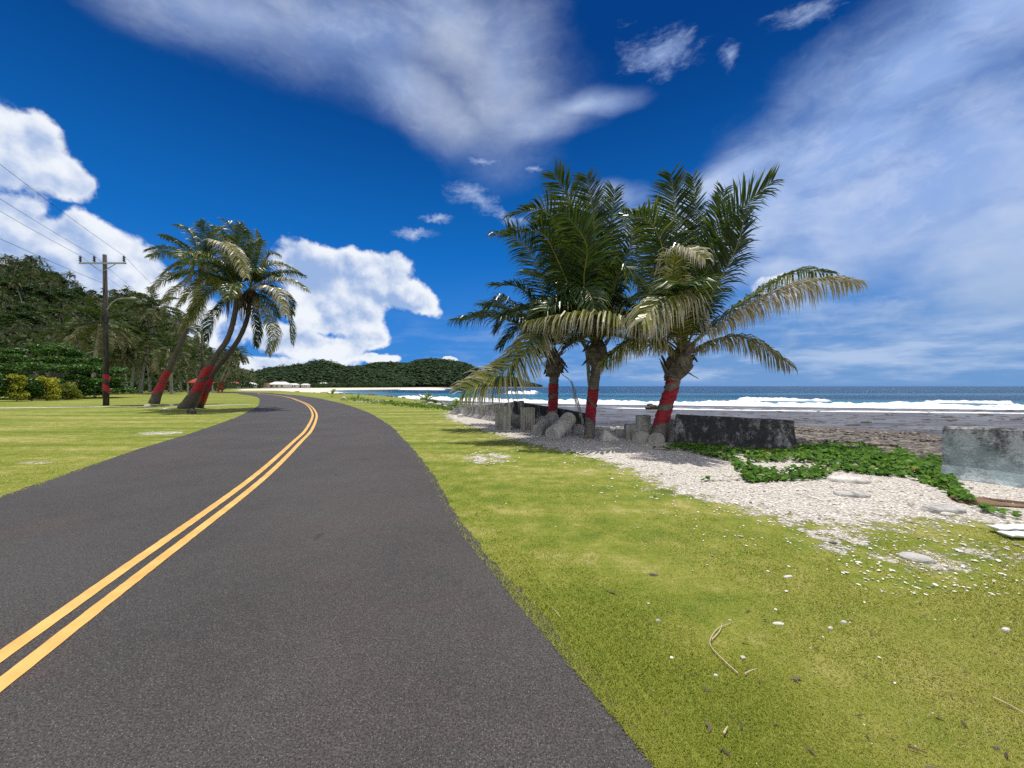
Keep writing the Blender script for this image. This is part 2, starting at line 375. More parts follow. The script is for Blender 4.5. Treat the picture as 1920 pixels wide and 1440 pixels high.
M['twig'] = m_plain('dry_twig', (0.60, 0.49, 0.32), 0.8, 0, 0.2, 14, 0.2)
M['polewood'] = m_concrete('pole_wood', (0.085, 0.072, 0.062), (0.025, 0.021, 0.019), 0.8, 0, 0.5)
M['steel'] = m_plain('galvanised_steel', (0.42, 0.43, 0.44), 0.45, 0.4, 0.15, 4, 0)
M['insul'] = m_plain('brown_porcelain', (0.045, 0.022, 0.018), 0.3, 0, 0.2, 4, 0)
M['wire'] = m_plain('wire', (0.03, 0.03, 0.032), 0.6, 0, 0.1, 1, 0)
M['roofred'] = m_plain('red_roof', (0.42, 0.06, 0.05), 0.6, 0, 0.2, 1, 0)
M['roofwhite'] = m_plain('white_roof', (0.74, 0.74, 0.72), 0.6, 0, 0.08, 1, 0)
M['wallpaint'] = m_plain('painted_wall', (0.50, 0.50, 0.47), 0.8, 0, 0.15, 1, 0)
M['window'] = m_plain('dark_window', (0.03, 0.035, 0.04), 0.2, 0, 0.1, 1, 0)

def m_asphalt():
    m, N, b, _ = material('asphalt'); p = pos(N)
    big = N.noise(p, 0.55, 5, 0.6); fine = N.noise(p, 95, 4, 0.8); mid = N.noise(p, 26, 5, 0.7)
    v = N.new('ShaderNodeTexVoronoi', None, Scale=105.0); N.L.new(p, v.inputs['Vector'])
    sp = N.mapr(v.outputs['Distance'], 0.34, 0.16)
    pick = N.new('ShaderNodeSeparateColor', None, i0=v.outputs['Color']).outputs[0]
    sp = N.math('MULTIPLY', sp, N.mapr(pick, 0.45, 1.05))
    c = N.mix(N.mapr(big, 0.3, 0.7), (0.056, 0.053, 0.051, 1), (0.086, 0.081, 0.077, 1))
    red = N.mapr(N.noise(p, 0.8, 3, 0.5), 0.53, 0.70)
    red = N.math('MAXIMUM', red, N.math('MULTIPLY', attr(N, 'lane'), N.mapr(N.noise(p, 1.4, 4, 0.6), 0.38, 0.62)))
    c = N.mix(N.math('MULTIPLY', red, 0.24), c, (0.135, 0.072, 0.058, 1))
    c = N.mix(N.mapr(mid, 0.35, 0.75, 0.0, 0.4), c, (0.14, 0.13, 0.12, 1))
    c = N.mix(N.mapr(fine, 0.40, 0.58, 0.85, 0.0), c, (0.012, 0.011, 0.011, 1))
    c = N.mix(N.math('MULTIPLY', sp, 0.7), c, (0.36, 0.34, 0.31, 1))
    ck = N.math('ABSOLUTE', N.math('SUBTRACT', N.noise(p, 0.9, 9, 0.62), 0.5)); c = N.mix(N.mapr(ck, 0.0016, 0.0004, 0.0, 0.35), c, (0.01, 0.01, 0.01, 1))
    spt = N.mapr(N.noise(p, 2.1, 3, 0.4), 0.71, 0.75, 0.0, 0.5); c = N.mix(spt, c, (0.022, 0.021, 0.02, 1))
    N.put(b, 'Base_Color', c); N.put(b, 'Roughness', 0.78); N.put(b, 'Specular_IOR_Level', 0.35)
    bump(N, b, N.math('ADD', fine, N.math('MULTIPLY', sp, 0.4)), 0.55, 0.006); return m
M['asphalt'] = m_asphalt()
def m_paint():
    m, N, b, _ = material('yellow_road_paint'); p = pos(N); n = N.noise(p, 70, 5, 0.7); k = N.noise(p, 3.0, 4, 0.6)
    c = N.mix(N.mapr(k, 0.35, 0.7), (0.66, 0.36, 0.09, 1), (0.80, 0.47, 0.14, 1))
    c = N.mix(N.mapr(n, 0.56, 0.70, 0.0, 0.7), c, (0.20, 0.13, 0.07, 1)); N.put(b, 'Base_Color', c); N.put(b, 'Roughness', 0.7)
    bump(N, b, N.noise(p, 170, 3), 0.4, 0.004); return m
M['paint'] = m_paint()

def m_ground():
    m, N, b, _ = material('lawn_and_coral'); p = pos(N); gr = attr(N, 'gravel'); sa = attr(N, 'sand'); ru = attr(N, 'rubble')
    big = N.noise(p, 0.35, 5, 0.6); st = N.noise(N.mapping(p, rot=(0, 0, 0.25), scale=(0.16, 1.0, 1)), 0.8, 7, 0.65); mid = N.noise(p, 3.2, 6, 0.65); fine = N.noise(p, 85, 4, 0.75)
    f = N.math('ADD', N.math('MULTIPLY', st, 0.55), N.math('MULTIPLY', mid, 0.45))
    g = N.ramp(f, [(0.38, (0.100, 0.160, 0.016)), (0.46, (0.170, 0.215, 0.024)), (0.53, (0.265, 0.275, 0.052)), (0.61, (0.430, 0.385, 0.150))])
    g = N.mix(N.mapr(fine, 0.30, 0.60, 0.5, 0.0), g, (0.10, 0.125, 0.018, 1))
    g = N.mix(N.mapr(N.noise(p, 26, 5, 0.7), 0.55, 0.75, 0.0, 0.5), g, (0.36, 0.33, 0.11, 1))
    # coral gravel
    v = N.new('ShaderNodeTexVoronoi', None, Scale=34.0); N.L.new(N.mapping(p, rot=(0, 0, 0.3), scale=(0.8, 1.2, 1)), v.inputs['Vector'])
    vc = N.new('ShaderNodeSeparateColor', None, i0=v.outputs['Color']).outputs[1]
    c = N.ramp(vc, [(0.0, (0.46, 0.42, 0.36)), (0.25, (0.72, 0.67, 0.61)), (1.0, (0.90, 0.86, 0.80))])
    c = N.mix(N.mapr(v.outputs['Distance'], 0.28, 0.58, 0.0, 0.6), c, (0.20, 0.175, 0.14, 1))
    c = N.mix(N.mapr(N.noise(p, 1.7, 6, 0.65), 0.54, 0.70, 0.0, 0.4), c, (0.36, 0.34, 0.30, 1))
    gm = N.math('ADD', gr, N.math('MULTIPLY', N.math('SUBTRACT', N.noise(p, 3.6, 10, 0.78), 0.5), 2.4))
    gm = N.math('MULTIPLY', N.mapr(gm, 0.44, 0.62), N.mapr(gr, 0.01, 0.12)); col = N.mix(gm, g, c)
    # sand, brown rubble
    col = N.mix(sa, col, N.mix(mid, (0.62, 0.55, 0.44, 1), (0.76, 0.70, 0.60, 1)))
    rc = N.ramp(N.noise(p, 9, 7, 0.7), [(0.38, (0.035, 0.031, 0.028)), (0.5, (0.13, 0.112, 0.09)), (0.7, (0.28, 0.24, 0.195))])
    col = N.mix(N.mapr(N.math('ADD', ru, N.math('MULTIPLY', N.math('SUBTRACT', mid, 0.5), 0.8)), 0.4, 0.6), col, rc)
    N.put(b, 'Base_Color', col); N.put(b, 'Roughness', 0.9); N.put(b, 'Specular_IOR_Level', 0.2)
    h = N.math('ADD', N.math('MULTIPLY', fine, 0.6), N.math('MULTIPLY', v.outputs['Distance'], N.math('MULTIPLY', gm, -0.9)))
    b1 = bump(N, b, h, 0.8, 0.015); bump(N, b, mid, 0.5, 0.06, b1); return m
M['ground'] = m_ground()
M['path'] = m_plain('pale_path', (0.62, 0.58, 0.50), 0.9, 0, 0.15, 2, 0.2)
M['hillground'] = m_plain('hill_soil', (0.030, 0.042, 0.016), 0.95, 0, 0.4, 0.3, 0)

def m_sea():
    m, N, b, _ = material('sea_water'); p = pos(N); fo = attr(N, 'foam'); zo = attr(N, 'zone')
    far = N.noise(N.mapping(p, rot=(0, 0, -0.25), scale=(0.02, 0.07, 1)), 1.0, 6, 0.6)
    deep = N.mix(N.mapr(far, 0.35, 0.65), (0.004, 0.030, 0.080, 1), (0.010, 0.058, 0.118, 1))
    turq = (0.03, 0.17, 0.24, 1)
    reefn = N.noise(N.mapping(p, scale=(0.22, 0.45, 1)), 1.0, 7, 0.68)
    reef = N.ramp(reefn, [(0.34, (0.050, 0.040, 0.034)), (0.44, (0.095, 0.082, 0.072)), (0.54, (0.15, 0.14, 0.13)), (0.66, (0.17, 0.19, 0.19))])
    c = N.mix(N.mapr(zo, 0.25, 0.55), reef, turq); c = N.mix(N.mapr(zo, 0.6, 1.0), c, deep)
    fn = N.noise(N.mapping(p, rot=(0, 0, -0.2), scale=(0.25, 0.9, 1)), 1.1, 8, 0.7)
    ff = N.mapr(N.math('ADD', fo, N.math('MULTIPLY', N.math('SUBTRACT', fn, 0.5), 1.7)), 0.42, 0.72)
    caps = N.math('MULTIPLY', N.mapr(N.noise(N.mapping(p, rot=(0, 0, -0.2), scale=(0.03, 0.25, 1)), 1.0, 8, 0.75), 0.70, 0.74), N.mapr(zo, 0.6, 1.0))
    ff = N.math('MAXIMUM', ff, N.math('MULTIPLY', caps, 0.6))
    c = N.mix(ff, c, (0.80, 0.84, 0.86, 1)); N.put(b, 'Base_Color', c)
    N.put(b, 'Roughness', N.math('MAXIMUM', N.mapr(ff, 0, 1, 0.22, 0.8), N.mapr(zo, 0.2, 0.5, 0.38, 0.22))); N.put(b, 'IOR', 1.33)
    w1 = N.noise(N.mapping(p, rot=(0, 0, -0.2), scale=(0.35, 1.0, 1)), 0.5, 8, 0.62); w2 = N.noise(p, 3.5, 5, 0.6)
    b1 = bump(N, b, w2, N.mapr(zo, 0.2, 0.6, 0.35, 0.5), 0.06); bump(N, b, w1, N.mapr(zo, 0.2, 0.6, 0.15, 1.0), 2.2, b1); N.put(b, 'Specular_IOR_Level', N.mapr(zo, 0.3, 0.7, 0.22, 0.25)); return m
M['sea'] = m_sea()
def m_surf():
    m, N, b, _ = material('surf_foam'); p = pos(N); t = attr(N)
    n = N.noise(N.mapping(p, scale=(0.5, 0.5, 1.6)), 1.3, 9, 0.75)
    f = N.mapr(N.math('ADD', t, N.math('MULTIPLY', N.math('SUBTRACT', n, 0.5), 1.3)), 0.40, 0.62)
    N.put(b, 'Base_Color', N.mix(f, (0.07, 0.34, 0.40, 1), (0.84, 0.87, 0.88, 1))); N.put(b, 'Roughness', N.mapr(f, 0, 1, 0.2, 0.9))
    bump(N, b, n, 1.0, 0.35); return m
M['surf'] = m_surf()

# ------------------------------------------------------------------ ground, road, water
SHORE = np.array([(9.0, -30), (9.3, 0), (9.0, 5.0), (8.4, 7.4), (7.6, 10.0), (5.2, 12.2), (3.4, 15.6), (0.4, 17.4), (-3.6, 23.6), (-6, 33), (-10, 44), (-22, 64), (-38, 84),
                  (-64, 112), (-100, 155), (-150, 230), (-168, 300), (-150, 370), (-110, 430), (-75, 600), (-30, 800), (95, 1120), (120, 1300), (-100, 2500), (-900, 6000)])
GRAVEL = np.array([G(*q)[:2] for q in [(2400, 1020), (1920, 985), (1750, 975), (1620, 985), (1500, 985), (1400, 955), (1260, 922), (1180, 880), (1080, 850), (960, 824), (910, 806), (870, 795), (842, 785), (825, 774), (815, 766)]])
CENTRE = [(6.9, -26), (1.35, -10), (-0.62, -4.2), (-2.84, 2.13), (-4.34, 6.55)] + [tuple(G(*q)[:2]) for q in
          [(558, 829), (578.6, 807.5), (589, 785.6), (589, 774.7), (582, 763.8), (572.5, 757), (557, 750.6), (544, 746), (522, 742), (489, 738.6), (467, 736.6)]] + [(-92, 112), (-135, 130), (-190, 150)]
CL = catmull([(x, y, 0) for x, y in CENTRE], 700)[:, :2]
tan = nrm(np.gradient(CL, axis=0)); RN = np.stack([tan[:, 1], -tan[:, 0]], 1)      # to the right of travel
RIGHT = CL + RN * (2.86 + 0.42 * (1 - sst(CL[:, 1], -1.5, 4.5)))[:, None]
lw = 3.12 + 0.42 * sst(CL[:, 1], 5, 12)
LEFT = CL - RN * lw[:, None]
def edge_noise(n, amp): 
    k = np.arange(n); x = np.stack([k * 0.31, k * 0.17, k * 0.05], 1); return fbm3(x, 1.0, 4) * amp

def footx(y): return np.interp(y, [0, 40, 120, 200, 300, 400, 500, 600, 700], [-112, -112, -128, -163, -215, -268, -312, -342, -372])
def hill_height(xy):
    """the wooded hill on the left: rises to the west of its foot line"""
    x, y = xy[:, 0], xy[:, 1]
    foot = footx(y)
    amp = np.interp(y, [0, 120, 210, 250, 300, 350, 400, 500, 600, 700], [40, 50, 60, 66, 74, 78, 72, 50, 22, 5])
    d = foot - x
    h = amp * (0.55 * sst(d, 0, 115) + 0.45 * np.clip(d / 115, 0, 1) ** 0.9)
    h = h * (1 + 0.10 * np.sin(x * 0.05 + y * 0.07) + 0.06 * np.sin(y * 0.19))
    return h * sst(y, -60, 60)

def land_z(xy):
    d = sdist(xy, SHORE); y = xy[:, 1]; wd = 5.0 + 26 * sst(y, 110, 190) + 17 * sst(xy[:, 0] - 0.45 * y, 0.5, 3.5) * sst(y, 60, 40)
    z = -1.42 * sst(-d, 0.0, wd * np.where(y < 60, 0.8, 1.0)); z = z - 0.25 * sst(-d, wd, wd + 6) - 5 * sst(-d, 50, 90)
    inland = sst(d, 0, 1)
    return z, d

def build_ground():
    r = np.concatenate([np.geomspace(0.4, 12, 110), np.geomspace(12.3, 140, 130), np.geomspace(144, 1600, 70), np.geomspace(1800, 30000, 16)])
    a1 = np.radians(np.linspace(-64, 64, 420)); a2 = np.radians(np.linspace(66, 294, 70)); a = np.concatenate([a1, a2])
    R, A = np.meshgrid(r, a, indexing='ij'); xy = np.stack([R * np.sin(A), R * np.cos(A)], -1).reshape(-1, 2)
    z, d = land_z(xy); p3 = np.c_[xy, np.zeros(len(xy))]
    g = sst(sdist(xy, GRAVEL) * -1.0, -1.0, 1.0); 
    near = sst(xy[:, 1], 30, 18)
    g = g * near
    def patch(px, py, rx, ry, amt):
        nonlocal g
        c = G(px, py); q = G(px + rx, py); q2 = G(px, py + ry)
        sx = abs(q[0] - c[0]); sy = abs(q2[1] - c[1]) + 1e-3
        e = np.hypot((xy[:, 0] - c[0]) / sx, (xy[:, 1] - c[1]) / sy); g = np.maximum(g, amt * sst(e, 1.25, 0.4))
    patch(915, 858, 60, 18, 0.55); patch(1570, 1005, 90, 26, 0.62); patch(1720, 1050, 120, 42, 0.58); patch(1870, 1040, 110, 40, 0.52); patch(1560, 1030, 60, 18, 0.45)
    patch(300, 812, 60, 5, 0.62); patch(60, 868, 70, 5, 0.5); patch(700, 752, 45, 4, 0.55)
    sand = sst(xy[:, 1], 120, 160) * sst(d, 7, 1) * sst(-d, 34, 26)
    sand = np.maximum(sand, sst(xy[:, 1], 120, 160) * sst(d, 11, 7))
    sand = sand * sst(xy[:, 1], 520, 440)
    rub = np.maximum(sst(-d, 0.2, 1.6) * sst(xy[:, 1], 150, 110), sst(xy[:, 1], 460, 520))
    z = z + 0.012 * fbm3(p3, 1.3, 3) * (d > 0) + 0.13 * fbm3(p3, 0.9, 3) * sst(-d, 0.6, 3) * (xy[:, 1] < 120)
    z = z + 0.10 * sst(np.hypot(xy[:, 0] + 23.0, xy[:, 1] - 25.5), 3.2, 0.6)
    nr, na = len(r), len(a); idx = np.arange(nr * na).reshape(nr, na)
    f = np.stack([idx[:-1, :], idx[1:, :], np.roll(idx, -1, 1)[1:, :], np.roll(idx, -1, 1)[:-1, :]], -1).reshape(-1, 4)[:, ::-1]
    v = np.c_[xy, z]; v = np.vstack([v, [0, 0, 0]]); c = len(v) - 1
    fan = [(c, idx[0, (j + 1) % na], idx[0, j]) for j in range(na)]
    me = bpy.data.meshes.new('ground'); me.from_pydata(v.tolist(), [], f.tolist() + fan)
    for nm, arr in (('gravel', g), ('sand', sand), ('rubble', rub)):
        at = me.attributes.new(nm, 'FLOAT', 'POINT'); at.data.foreach_set('value', np.append(arr, 0.0))
    me.materials.append(M['ground']); me.polygons.foreach_set('use_smooth', [True] * len(me.polygons)); me.update()
    o = bpy.data.objects.new('ground', me); COL.objects.link(o); tag(o, kind='structure')
build_ground()

def ribbon(name, L, R, z, mat, cols=2, lane=None):
    n = len(L); t = np.linspace(0, 1, cols)[None, :, None]
    v = L[:, None, :] * (1 - t) + R[:, None, :] * t; v = np.concatenate([v, np.full((n, cols, 1), z)], 2).reshape(-1, 3)
    idx = np.arange(n * cols).reshape(n, cols); f = np.stack([idx[:-1, :-1], idx[:-1, 1:], idx[1:, 1:], idx[1:, :-1]], -1).reshape(-1, 4)
    mb = MB(); mb.add(v, f, np.tile(np.array(lane), n) if lane else 0.0); return tag(mb.build(name, mat, attr='lane' if lane else None), kind='structure')
# the road is laid along a finely resampled line so that its edge can be ragged
def resamp(a, b, step):
    s = np.concatenate([[0], np.cumsum(np.linalg.norm(np.diff(CL, axis=0), axis=1))])
    w = []; q = 0.0
    while q < s[-1]:
        w.append(q); dd = abs(q - 30); q += max(step, dd * 0.006)
    w = np.array(w); return np.stack([np.interp(w, s, a[:, 0]), np.interp(w, s, a[:, 1])], 1), np.stack([np.interp(w, s, b[:, 0]), np.interp(w, s, b[:, 1])], 1)
Lr, Rr = resamp(LEFT, RIGHT, 0.05)
dirn = nrm(Rr - Lr)
nn = len(Lr); e1 = edge_noise(nn, 0.035) + edge_noise(nn * 3, 0.045)[::3] + (rng.random(nn) - .5) * 0.02; e2 = edge_noise(nn * 2, 0.05)[::2] + (rng.random(nn) - .5) * 0.02
ribbon('road', Lr - dirn * e2[:, None], Rr + dirn * e1[:, None], 0.022, M['asphalt'], 9, [0, .1, .3, .1, 0, .15, .5, 1.0, 0.15])
for off in (-0.148, 0.048):
    A_, B_ = resamp(CL + RN * off, CL + RN * (off + 0.10), 0.06)
    j = (rng.random(len(A_)) - .5)[:, None] * 0.004
    ribbon('road_marking', A_ + j, B_ + j, 0.027, M['paint'])
pp = np.array([G(x, y)[:2] for x, y in [(-500, 770), (-150, 767.5), (0, 765.5), (200, 763.2), (400, 760.5), (470, 759.2)]])
pc = catmull(np.c_[pp, np.zeros(len(pp))], 80)[:, :2]; wv = 0.42 + edge_noise(80, 0.12)
ribbon('footpath', pc - np.c_[np.zeros(80), wv], pc + np.c_[np.zeros(80), wv], 0.018, M['path'])

SURF = np.array([G(*q, -1.5)[:2] for q in [(2500, 776), (2100, 769), (1920, 766), (1700, 763.5), (1500, 761), (1320, 758.5), (1100, 756), (960, 753), (850, 749.5), (740, 744)]] )
def build_sea():
    r = np.concatenate([np.linspace(6, 20, 20), np.linspace(20.6, 150, 215), np.geomspace(153, 1500, 70), np.geomspace(1600, 45000, 26)])
    a = np.radians(np.linspace(-62, 75, 460)); R, A = np.meshgrid(r, a, indexing='ij')
    xy = np.stack([R * np.sin(A), R * np.cos(A)], -1).reshape(-1, 2)
    ds = sdist(xy, SURF); d = sdist(xy, SHORE)                       # SURF runs right to left: seaward side is its right (negative)
    out = -ds
    zone = 0.5 * sst(out, -6, 4) + 0.5 * sst(out, 6, 60)
    farz = sst(-d, 25, 60) * sst(xy[:, 1], 130, 180); zone = np.where(xy[:, 1] > 130, np.maximum(zone * 0.4 + 0.3, farz), zone)
    foam = 0.90 * sst(out, -6.5, -2.5) * sst(out, 4.0, 1.0) + 0.45 * sst(out, -19, -13) * sst(out, -6, -11)
    foam = np.maximum(foam, 0.55 * sst(-d, 46, 34) * sst(-d, 24, 28) * sst(xy[:, 1], 150, 190))
    foam = np.maximum(foam, 0.55 * sst(np.abs(d + 40), 9, 3) * sst(xy[:, 1], 420, 480))
    z = np.full(len(xy), -1.5) + 0.16 * fbm3(np.c_[xy, np.zeros(len(xy))] * (0.25, 1.0, 1), 0.30, 3) * sst(out, 0, 30) * sst(R.ravel(), 900, 300)
    nr, na = len(r), len(a); idx = np.arange(nr * na).reshape(nr, na)
    f = np.stack([idx[:-1, :-1], idx[:-1, 1:], idx[1:, 1:], idx[1:, :-1]], -1).reshape(-1, 4)[:, ::-1]
    me = bpy.data.meshes.new('sea'); me.from_pydata(np.c_[xy, z].tolist(), [], f.tolist())
    for nm, arr in (('foam', foam), ('zone', zone)):
        at = me.attributes.new(nm, 'FLOAT', 'POINT'); at.data.foreach_set('value', arr)
    me.materials.append(M['sea']); me.polygons.foreach_set('use_smooth', [True] * len(me.polygons)); me.update()
    o = bpy.data.objects.new('sea', me); COL.objects.link(o); tag(o, kind='structure')
build_sea()

def wave(name, path, height, width, label, n=700, seed=0.0, ragged=0.5):
    c = catmull(np.c_[path, np.zeros(len(path))], n)[:, :2]; tg = nrm(np.gradient(c, axis=0)); nr_ = np.stack([-tg[:, 1], tg[:, 0]], 1)   # seaward for these paths is -left
    s = np.linspace(0, 1, n); L = np.linalg.norm(np.diff(c, axis=0), axis=1).sum()
    hh = height * (1 + ragged * fbm3(np.c_[s * L * 0.16 + seed, s * 0, s * 0 + 3], 1.0, 4) + .35 * fbm3(np.c_[s * L * 1.1 + seed, s * 0, s * 0 + 7], 1.0, 3)); hh = np.maximum(hh, height * 0.22)
    hh = hh * sst(s, 0, 0.03) * sst(s, 1.0, 0.94)
    prof = np.array([(-1.0, 0.0, 0.9), (-0.72, 0.10, 1.0), (-0.5, 0.30, 1.0), (-0.34, 0.52, 1.0), (-0.2, 0.80, 1.0), (-0.08, 0.96, 1.0), (0.02, 1.0, 0.95), (0.12, 0.90, 0.6), (0.28, 0.68, 0.35), (0.5, 0.42, 0.2), (0.75, 0.18, 0.1), (1.0, 0.0, 0.0)])
    k = len(prof); V = np.zeros((n, k, 3)); T = np.zeros((n, k))
    for j, (o, h, t) in enumerate(prof):
        xy = c + (-nr_) * (o * width); jit = fbm3(np.c_[s * L * 1.9 + seed, np.full(n, j * 1.3), s * 0], 1.0, 4)
        V[:, j, :2] = xy + (-nr_) * (jit * 0.25)[:, None]; V[:, j, 2] = -1.53 + h * hh * (1 + 0.35 * jit * (h > 0.2)); T[:, j] = t * (0.55 + 0.45 * sst(hh / height, 0.45, 0.9))
    idx = np.arange(n * k).reshape(n, k); f = np.stack([idx[:-1, :-1], idx[:-1, 1:], idx[1:, 1:], idx[1:, :-1]], -1).reshape(-1, 4)
    mb = MB(); mb.add(V.reshape(-1, 3), f, T.ravel()); o = mb.build(name, M['surf'], smooth=True)
    return tag(o, label, 'wave', kind='stuff')
wave('breaking_wave', SURF[1:], 0.82, 2.4, 'long white breaking wave along the edge of the reef', 1100, 1.0, 0.8)
wave('breaking_wave', np.array([G(*q, -1.5)[:2] for q in [(1560, 752.5), (1470, 751), (1380, 750)]]), .8, 2.6, 'second short breaker just behind the long one, right of the rightmost palm', 240, 24.0, 0.9)
wave('breaking_wave', np.array([G(*q, -1.5)[:2] for q in [(1900, 757), (1820, 755.5), (1730, 754.5)]]), .7, 2.4, 'short breaker behind the long one towards the right edge', 240, 34.0, 0.9)
wave('foam_line', np.array([G(*q, -1.5)[:2] for q in [(2000, 776), (1700, 773), (1400, 769.5), (1130, 765)]]), 0.16, 1.0, 'low foam line rolling over the reef flat', 400, 9.0, 0.7)
wave('breaking_wave', np.array([G(*q, -1.5)[:2] for q in [(1008, 738.8), (985, 738.4), (952, 738.0)]]), 1.3, 5.0, 'small breaking wave beyond the reef, seen between the palms and the headland', 160, 4.0, 0.7)
wave('breaking_wave', np.array([G(*q, -1.5)[:2] for q in [(835, 731.5), (800, 731.2), (752, 730.6)]]), 1.1, 5.0, 'white wave breaking off the far end of the beach', 160, 14.0, 0.8)

# ------------------------------------------------------------------ rocks, rubble, gravel
def inframe(p, m=60):
    px = CX + F * p[0] / p[1]; py = HY - F * (p[2] - H) / p[1]; return -m < px < 1920 + m and py < 1500
mb = MB(); n = 0
while n < 4200:
    x = rng.uniform(6, 44); y = rng.uniform(7, 34); q = np.array([[x, y]]); d = sdist(q, SHORE)[0]
    if not (-22 < d < -0.5) or x / y > 1.5 or x - .45 * y < 1.5: continue
    z = land_z(q)[0][0]; s = rng.uniform(0.06, 0.24) * (1.8 if rng.random() < .06 else 1); n += 1
    if d < -17 and rng.random() < .5: continue
    rock(mb, (x, y, z + s * 0.12), s * rng.uniform(1, 2.2), s, s * rng.uniform(0.25, 0.55), 1)
for px, py in [(rng.uniform(560, 830), 0) for _ in range(170)]:
    t = rng.uniform(0, 1); i = rng.integers(7, 13); a, b = SHORE[i], SHORE[i + 1]; q = a + (b - a) * t; dr = nrm(np.array([b[1] - a[1], -(b[0] - a[0])]))
    k = rng.uniform(0.0, 4.0); q = q + dr * k; z = land_z(q[None])[0][0]; s = rng.uniform(0.12, 0.38)
    rock(mb, (q[0], q[1], z + s * 0.2), s * 1.3, s, s * 0.7, 1)
tag(mb.build('shore_rubble', M['brownrock']), 'brown broken rock strewn along the shore below the wall', 'rubble', kind='stuff')
mb = MB()
for _ in range(620):
    px = rng.uniform(880, 1960); t = rng.random() ** 1.1; py = 769 + t * 50; p = G(px, py, -1.5); s = rng.uniform(0.03, 0.11) * (1 + p[1] / 60) * (2.0 if rng.random() < .04 else 1)
    if sdist(p[None, :2], SHORE)[0] > -4: continue
    rock(mb, (p[0], p[1], -1.5), s * rng.uniform(1.2, 3.2), s, s * 0.38, 1)
tag(mb.build('reef_rocks', M['darkrock']), 'small dark rocks showing through the shallow water of the reef flat', 'rocks', kind='stuff')
mb = MB(); c = G(1222, 767, -1.5)
rock(mb, c + (0, 0, 0.22), 0.75, 0.6, 0.42, 3, rough=0.4, rz=0.2); rock(mb, c + (.9, 0.1, 0.05), 0.6, 0.4, 0.18, 2); rock(mb, c + (-0.25, 0, 0.58), 0.42, 0.35, 0.2, 2)
o = mb.build('reef_boulder', M['darkrock'], origin=c); tag(o, 'large dark boulder standing alone on the reef flat left of the right palm trunk', 'boulder')

def stone(name, px, py, w, hgt, label, mat='coral', dep=0.6, sub=3, cat='stone', grp=None, z=0.0):
    c = G(px, py, z); k = c[1] / F; mb = MB(); rock(mb, (0, 0, hgt * 0.25), w * k / 2, w * k / 2 * dep, hgt, sub, rough=0.18, rz=rng.uniform(-.3, .3))
    o = mb.build(name, M[mat], smooth=False); o.location = [float(q) for q in c]; return tag(o, label, cat, grp)
stone('slab', 1592, 903, 64, 0.07, 'pale grey broken slab lying at the edge of the green vines', 'coral', 0.5, cat='slab')
stone('slab', 1596, 928, 58, 0.05, 'rough grey slab half buried in white gravel in front of the vines', 'greystone', 0.6, cat='slab')
stone('slab', 1768, 958, 74, 0.06, 'speckled grey slab in gravel left of the brown bark', 'greystone', 0.55, cat='slab')
stone('slab', 1718, 1048, 50, 0.035, 'pale flat stone sunk in sparse grass left of the foam tray', 'greystone', 0.7, cat='slab')
stone('stone', 1776, 967, 20, 0.035, 'small bright white stone beside the speckled grey slab', 'coral')
stone('stone', 863, 782, 12, 0.13, 'round pale stone at the foot of the far grey wall', 'coral')
stone('stone', 1886, 1184, 15, 0.02, 'white pebble alone on grass near the right edge', 'coral')
stone('stone', 1582, 1169, 11, 0.017, 'white pebble on grass, upper of the two beside each other in the lawn', 'coral')
stone('stone', 1557, 1181, 11, 0.016, 'white pebble on grass, lower of the two beside each other in the lawn', 'coral')
stone('stone', 1460, 1171, 22, 0.012, 'elongated white coral chip set in the lawn above the forked twig', 'coral', 0.4)
stone('stone', 1234, 1166, 10, 0.014, 'tiny white pebble on green grass nearest the road bend', 'coral')
stone('stone', 1478, 1083, 18, 0.014, 'white coral chip on olive grass below the gravel', 'coral', 0.4)
stone('stone', 1342, 1270, 9, 0.014, 'grey pebble beside the lower end of the forked twig', 'coral')
stone('stone', 1226, 1080, 16, 0.014, 'dark crumb of soil on the lawn near the road', 'darkrock')
stone('stone', 1562, 1019, 13, 0.014, 'dark crumb of soil near sparse gravel', 'darkrock')
stone('stone', 1868, 1406, 13, 0.012, 'black pebble in the lower right corner of the lawn', 'darkrock')
stone('stone', 276, 762, 11, 0.14, 'pale stone by the footpath left of the first wrapped palm', 'coral')
stone('stone', 322, 760.5, 8, 0.12, 'small pale stone on the footpath between the wrapped palms', 'coral')
stone('rock', 311, 769, 15, 0.13, 'low dark rock in the grass left of the leaning palm base', 'greystone', cat='rock')
stone('stump', 359, 776, 15, 0.24, 'black stump-like rock in front of the leaning palms', 'darkrock', 0.8, cat='rock')
stone('stone', 976, 741 + 8, 10, 0.1, 'pale stone on the grass verge where the road bends', 'coral') if False else None
stone('stone', 645, 748.5, 9, 0.25, 'white rock on the seaward verge of the bend', 'coral')
for bi, (x, y, w) in enumerate([(780, 751, 8), (795, 753, 9), (808, 757, 12), (822, 760, 14), (836, 764, 12), (846, 767, 13)]):
    stone('shore_boulder', x, y + 2, w, 0.22, ('first', 'second', 'third', 'fourth', 'fifth', 'last')[bi] + ' boulder from the left in the row on the verge before the far wall', 'greystone', cat='boulder', grp='boulders along the verge before the far wall')

def gravel_d(xy): return -sdist(xy, GRAVEL)
def on_road(xy, pad=0.0):
    d2 = ((xy[:, None, :] - CL[None, ::3, :]) ** 2).sum(2); i = d2.argmin(1) * 3
    lat = ((xy - CL[i]) * RN[i]).sum(1); return (lat < (2.86 + 0.42 * (1 - sst(xy[:, 1] - lat * RN[i, 1], -1.5, 4.5))) + pad) & (lat > -(lw[i] + pad)), lat
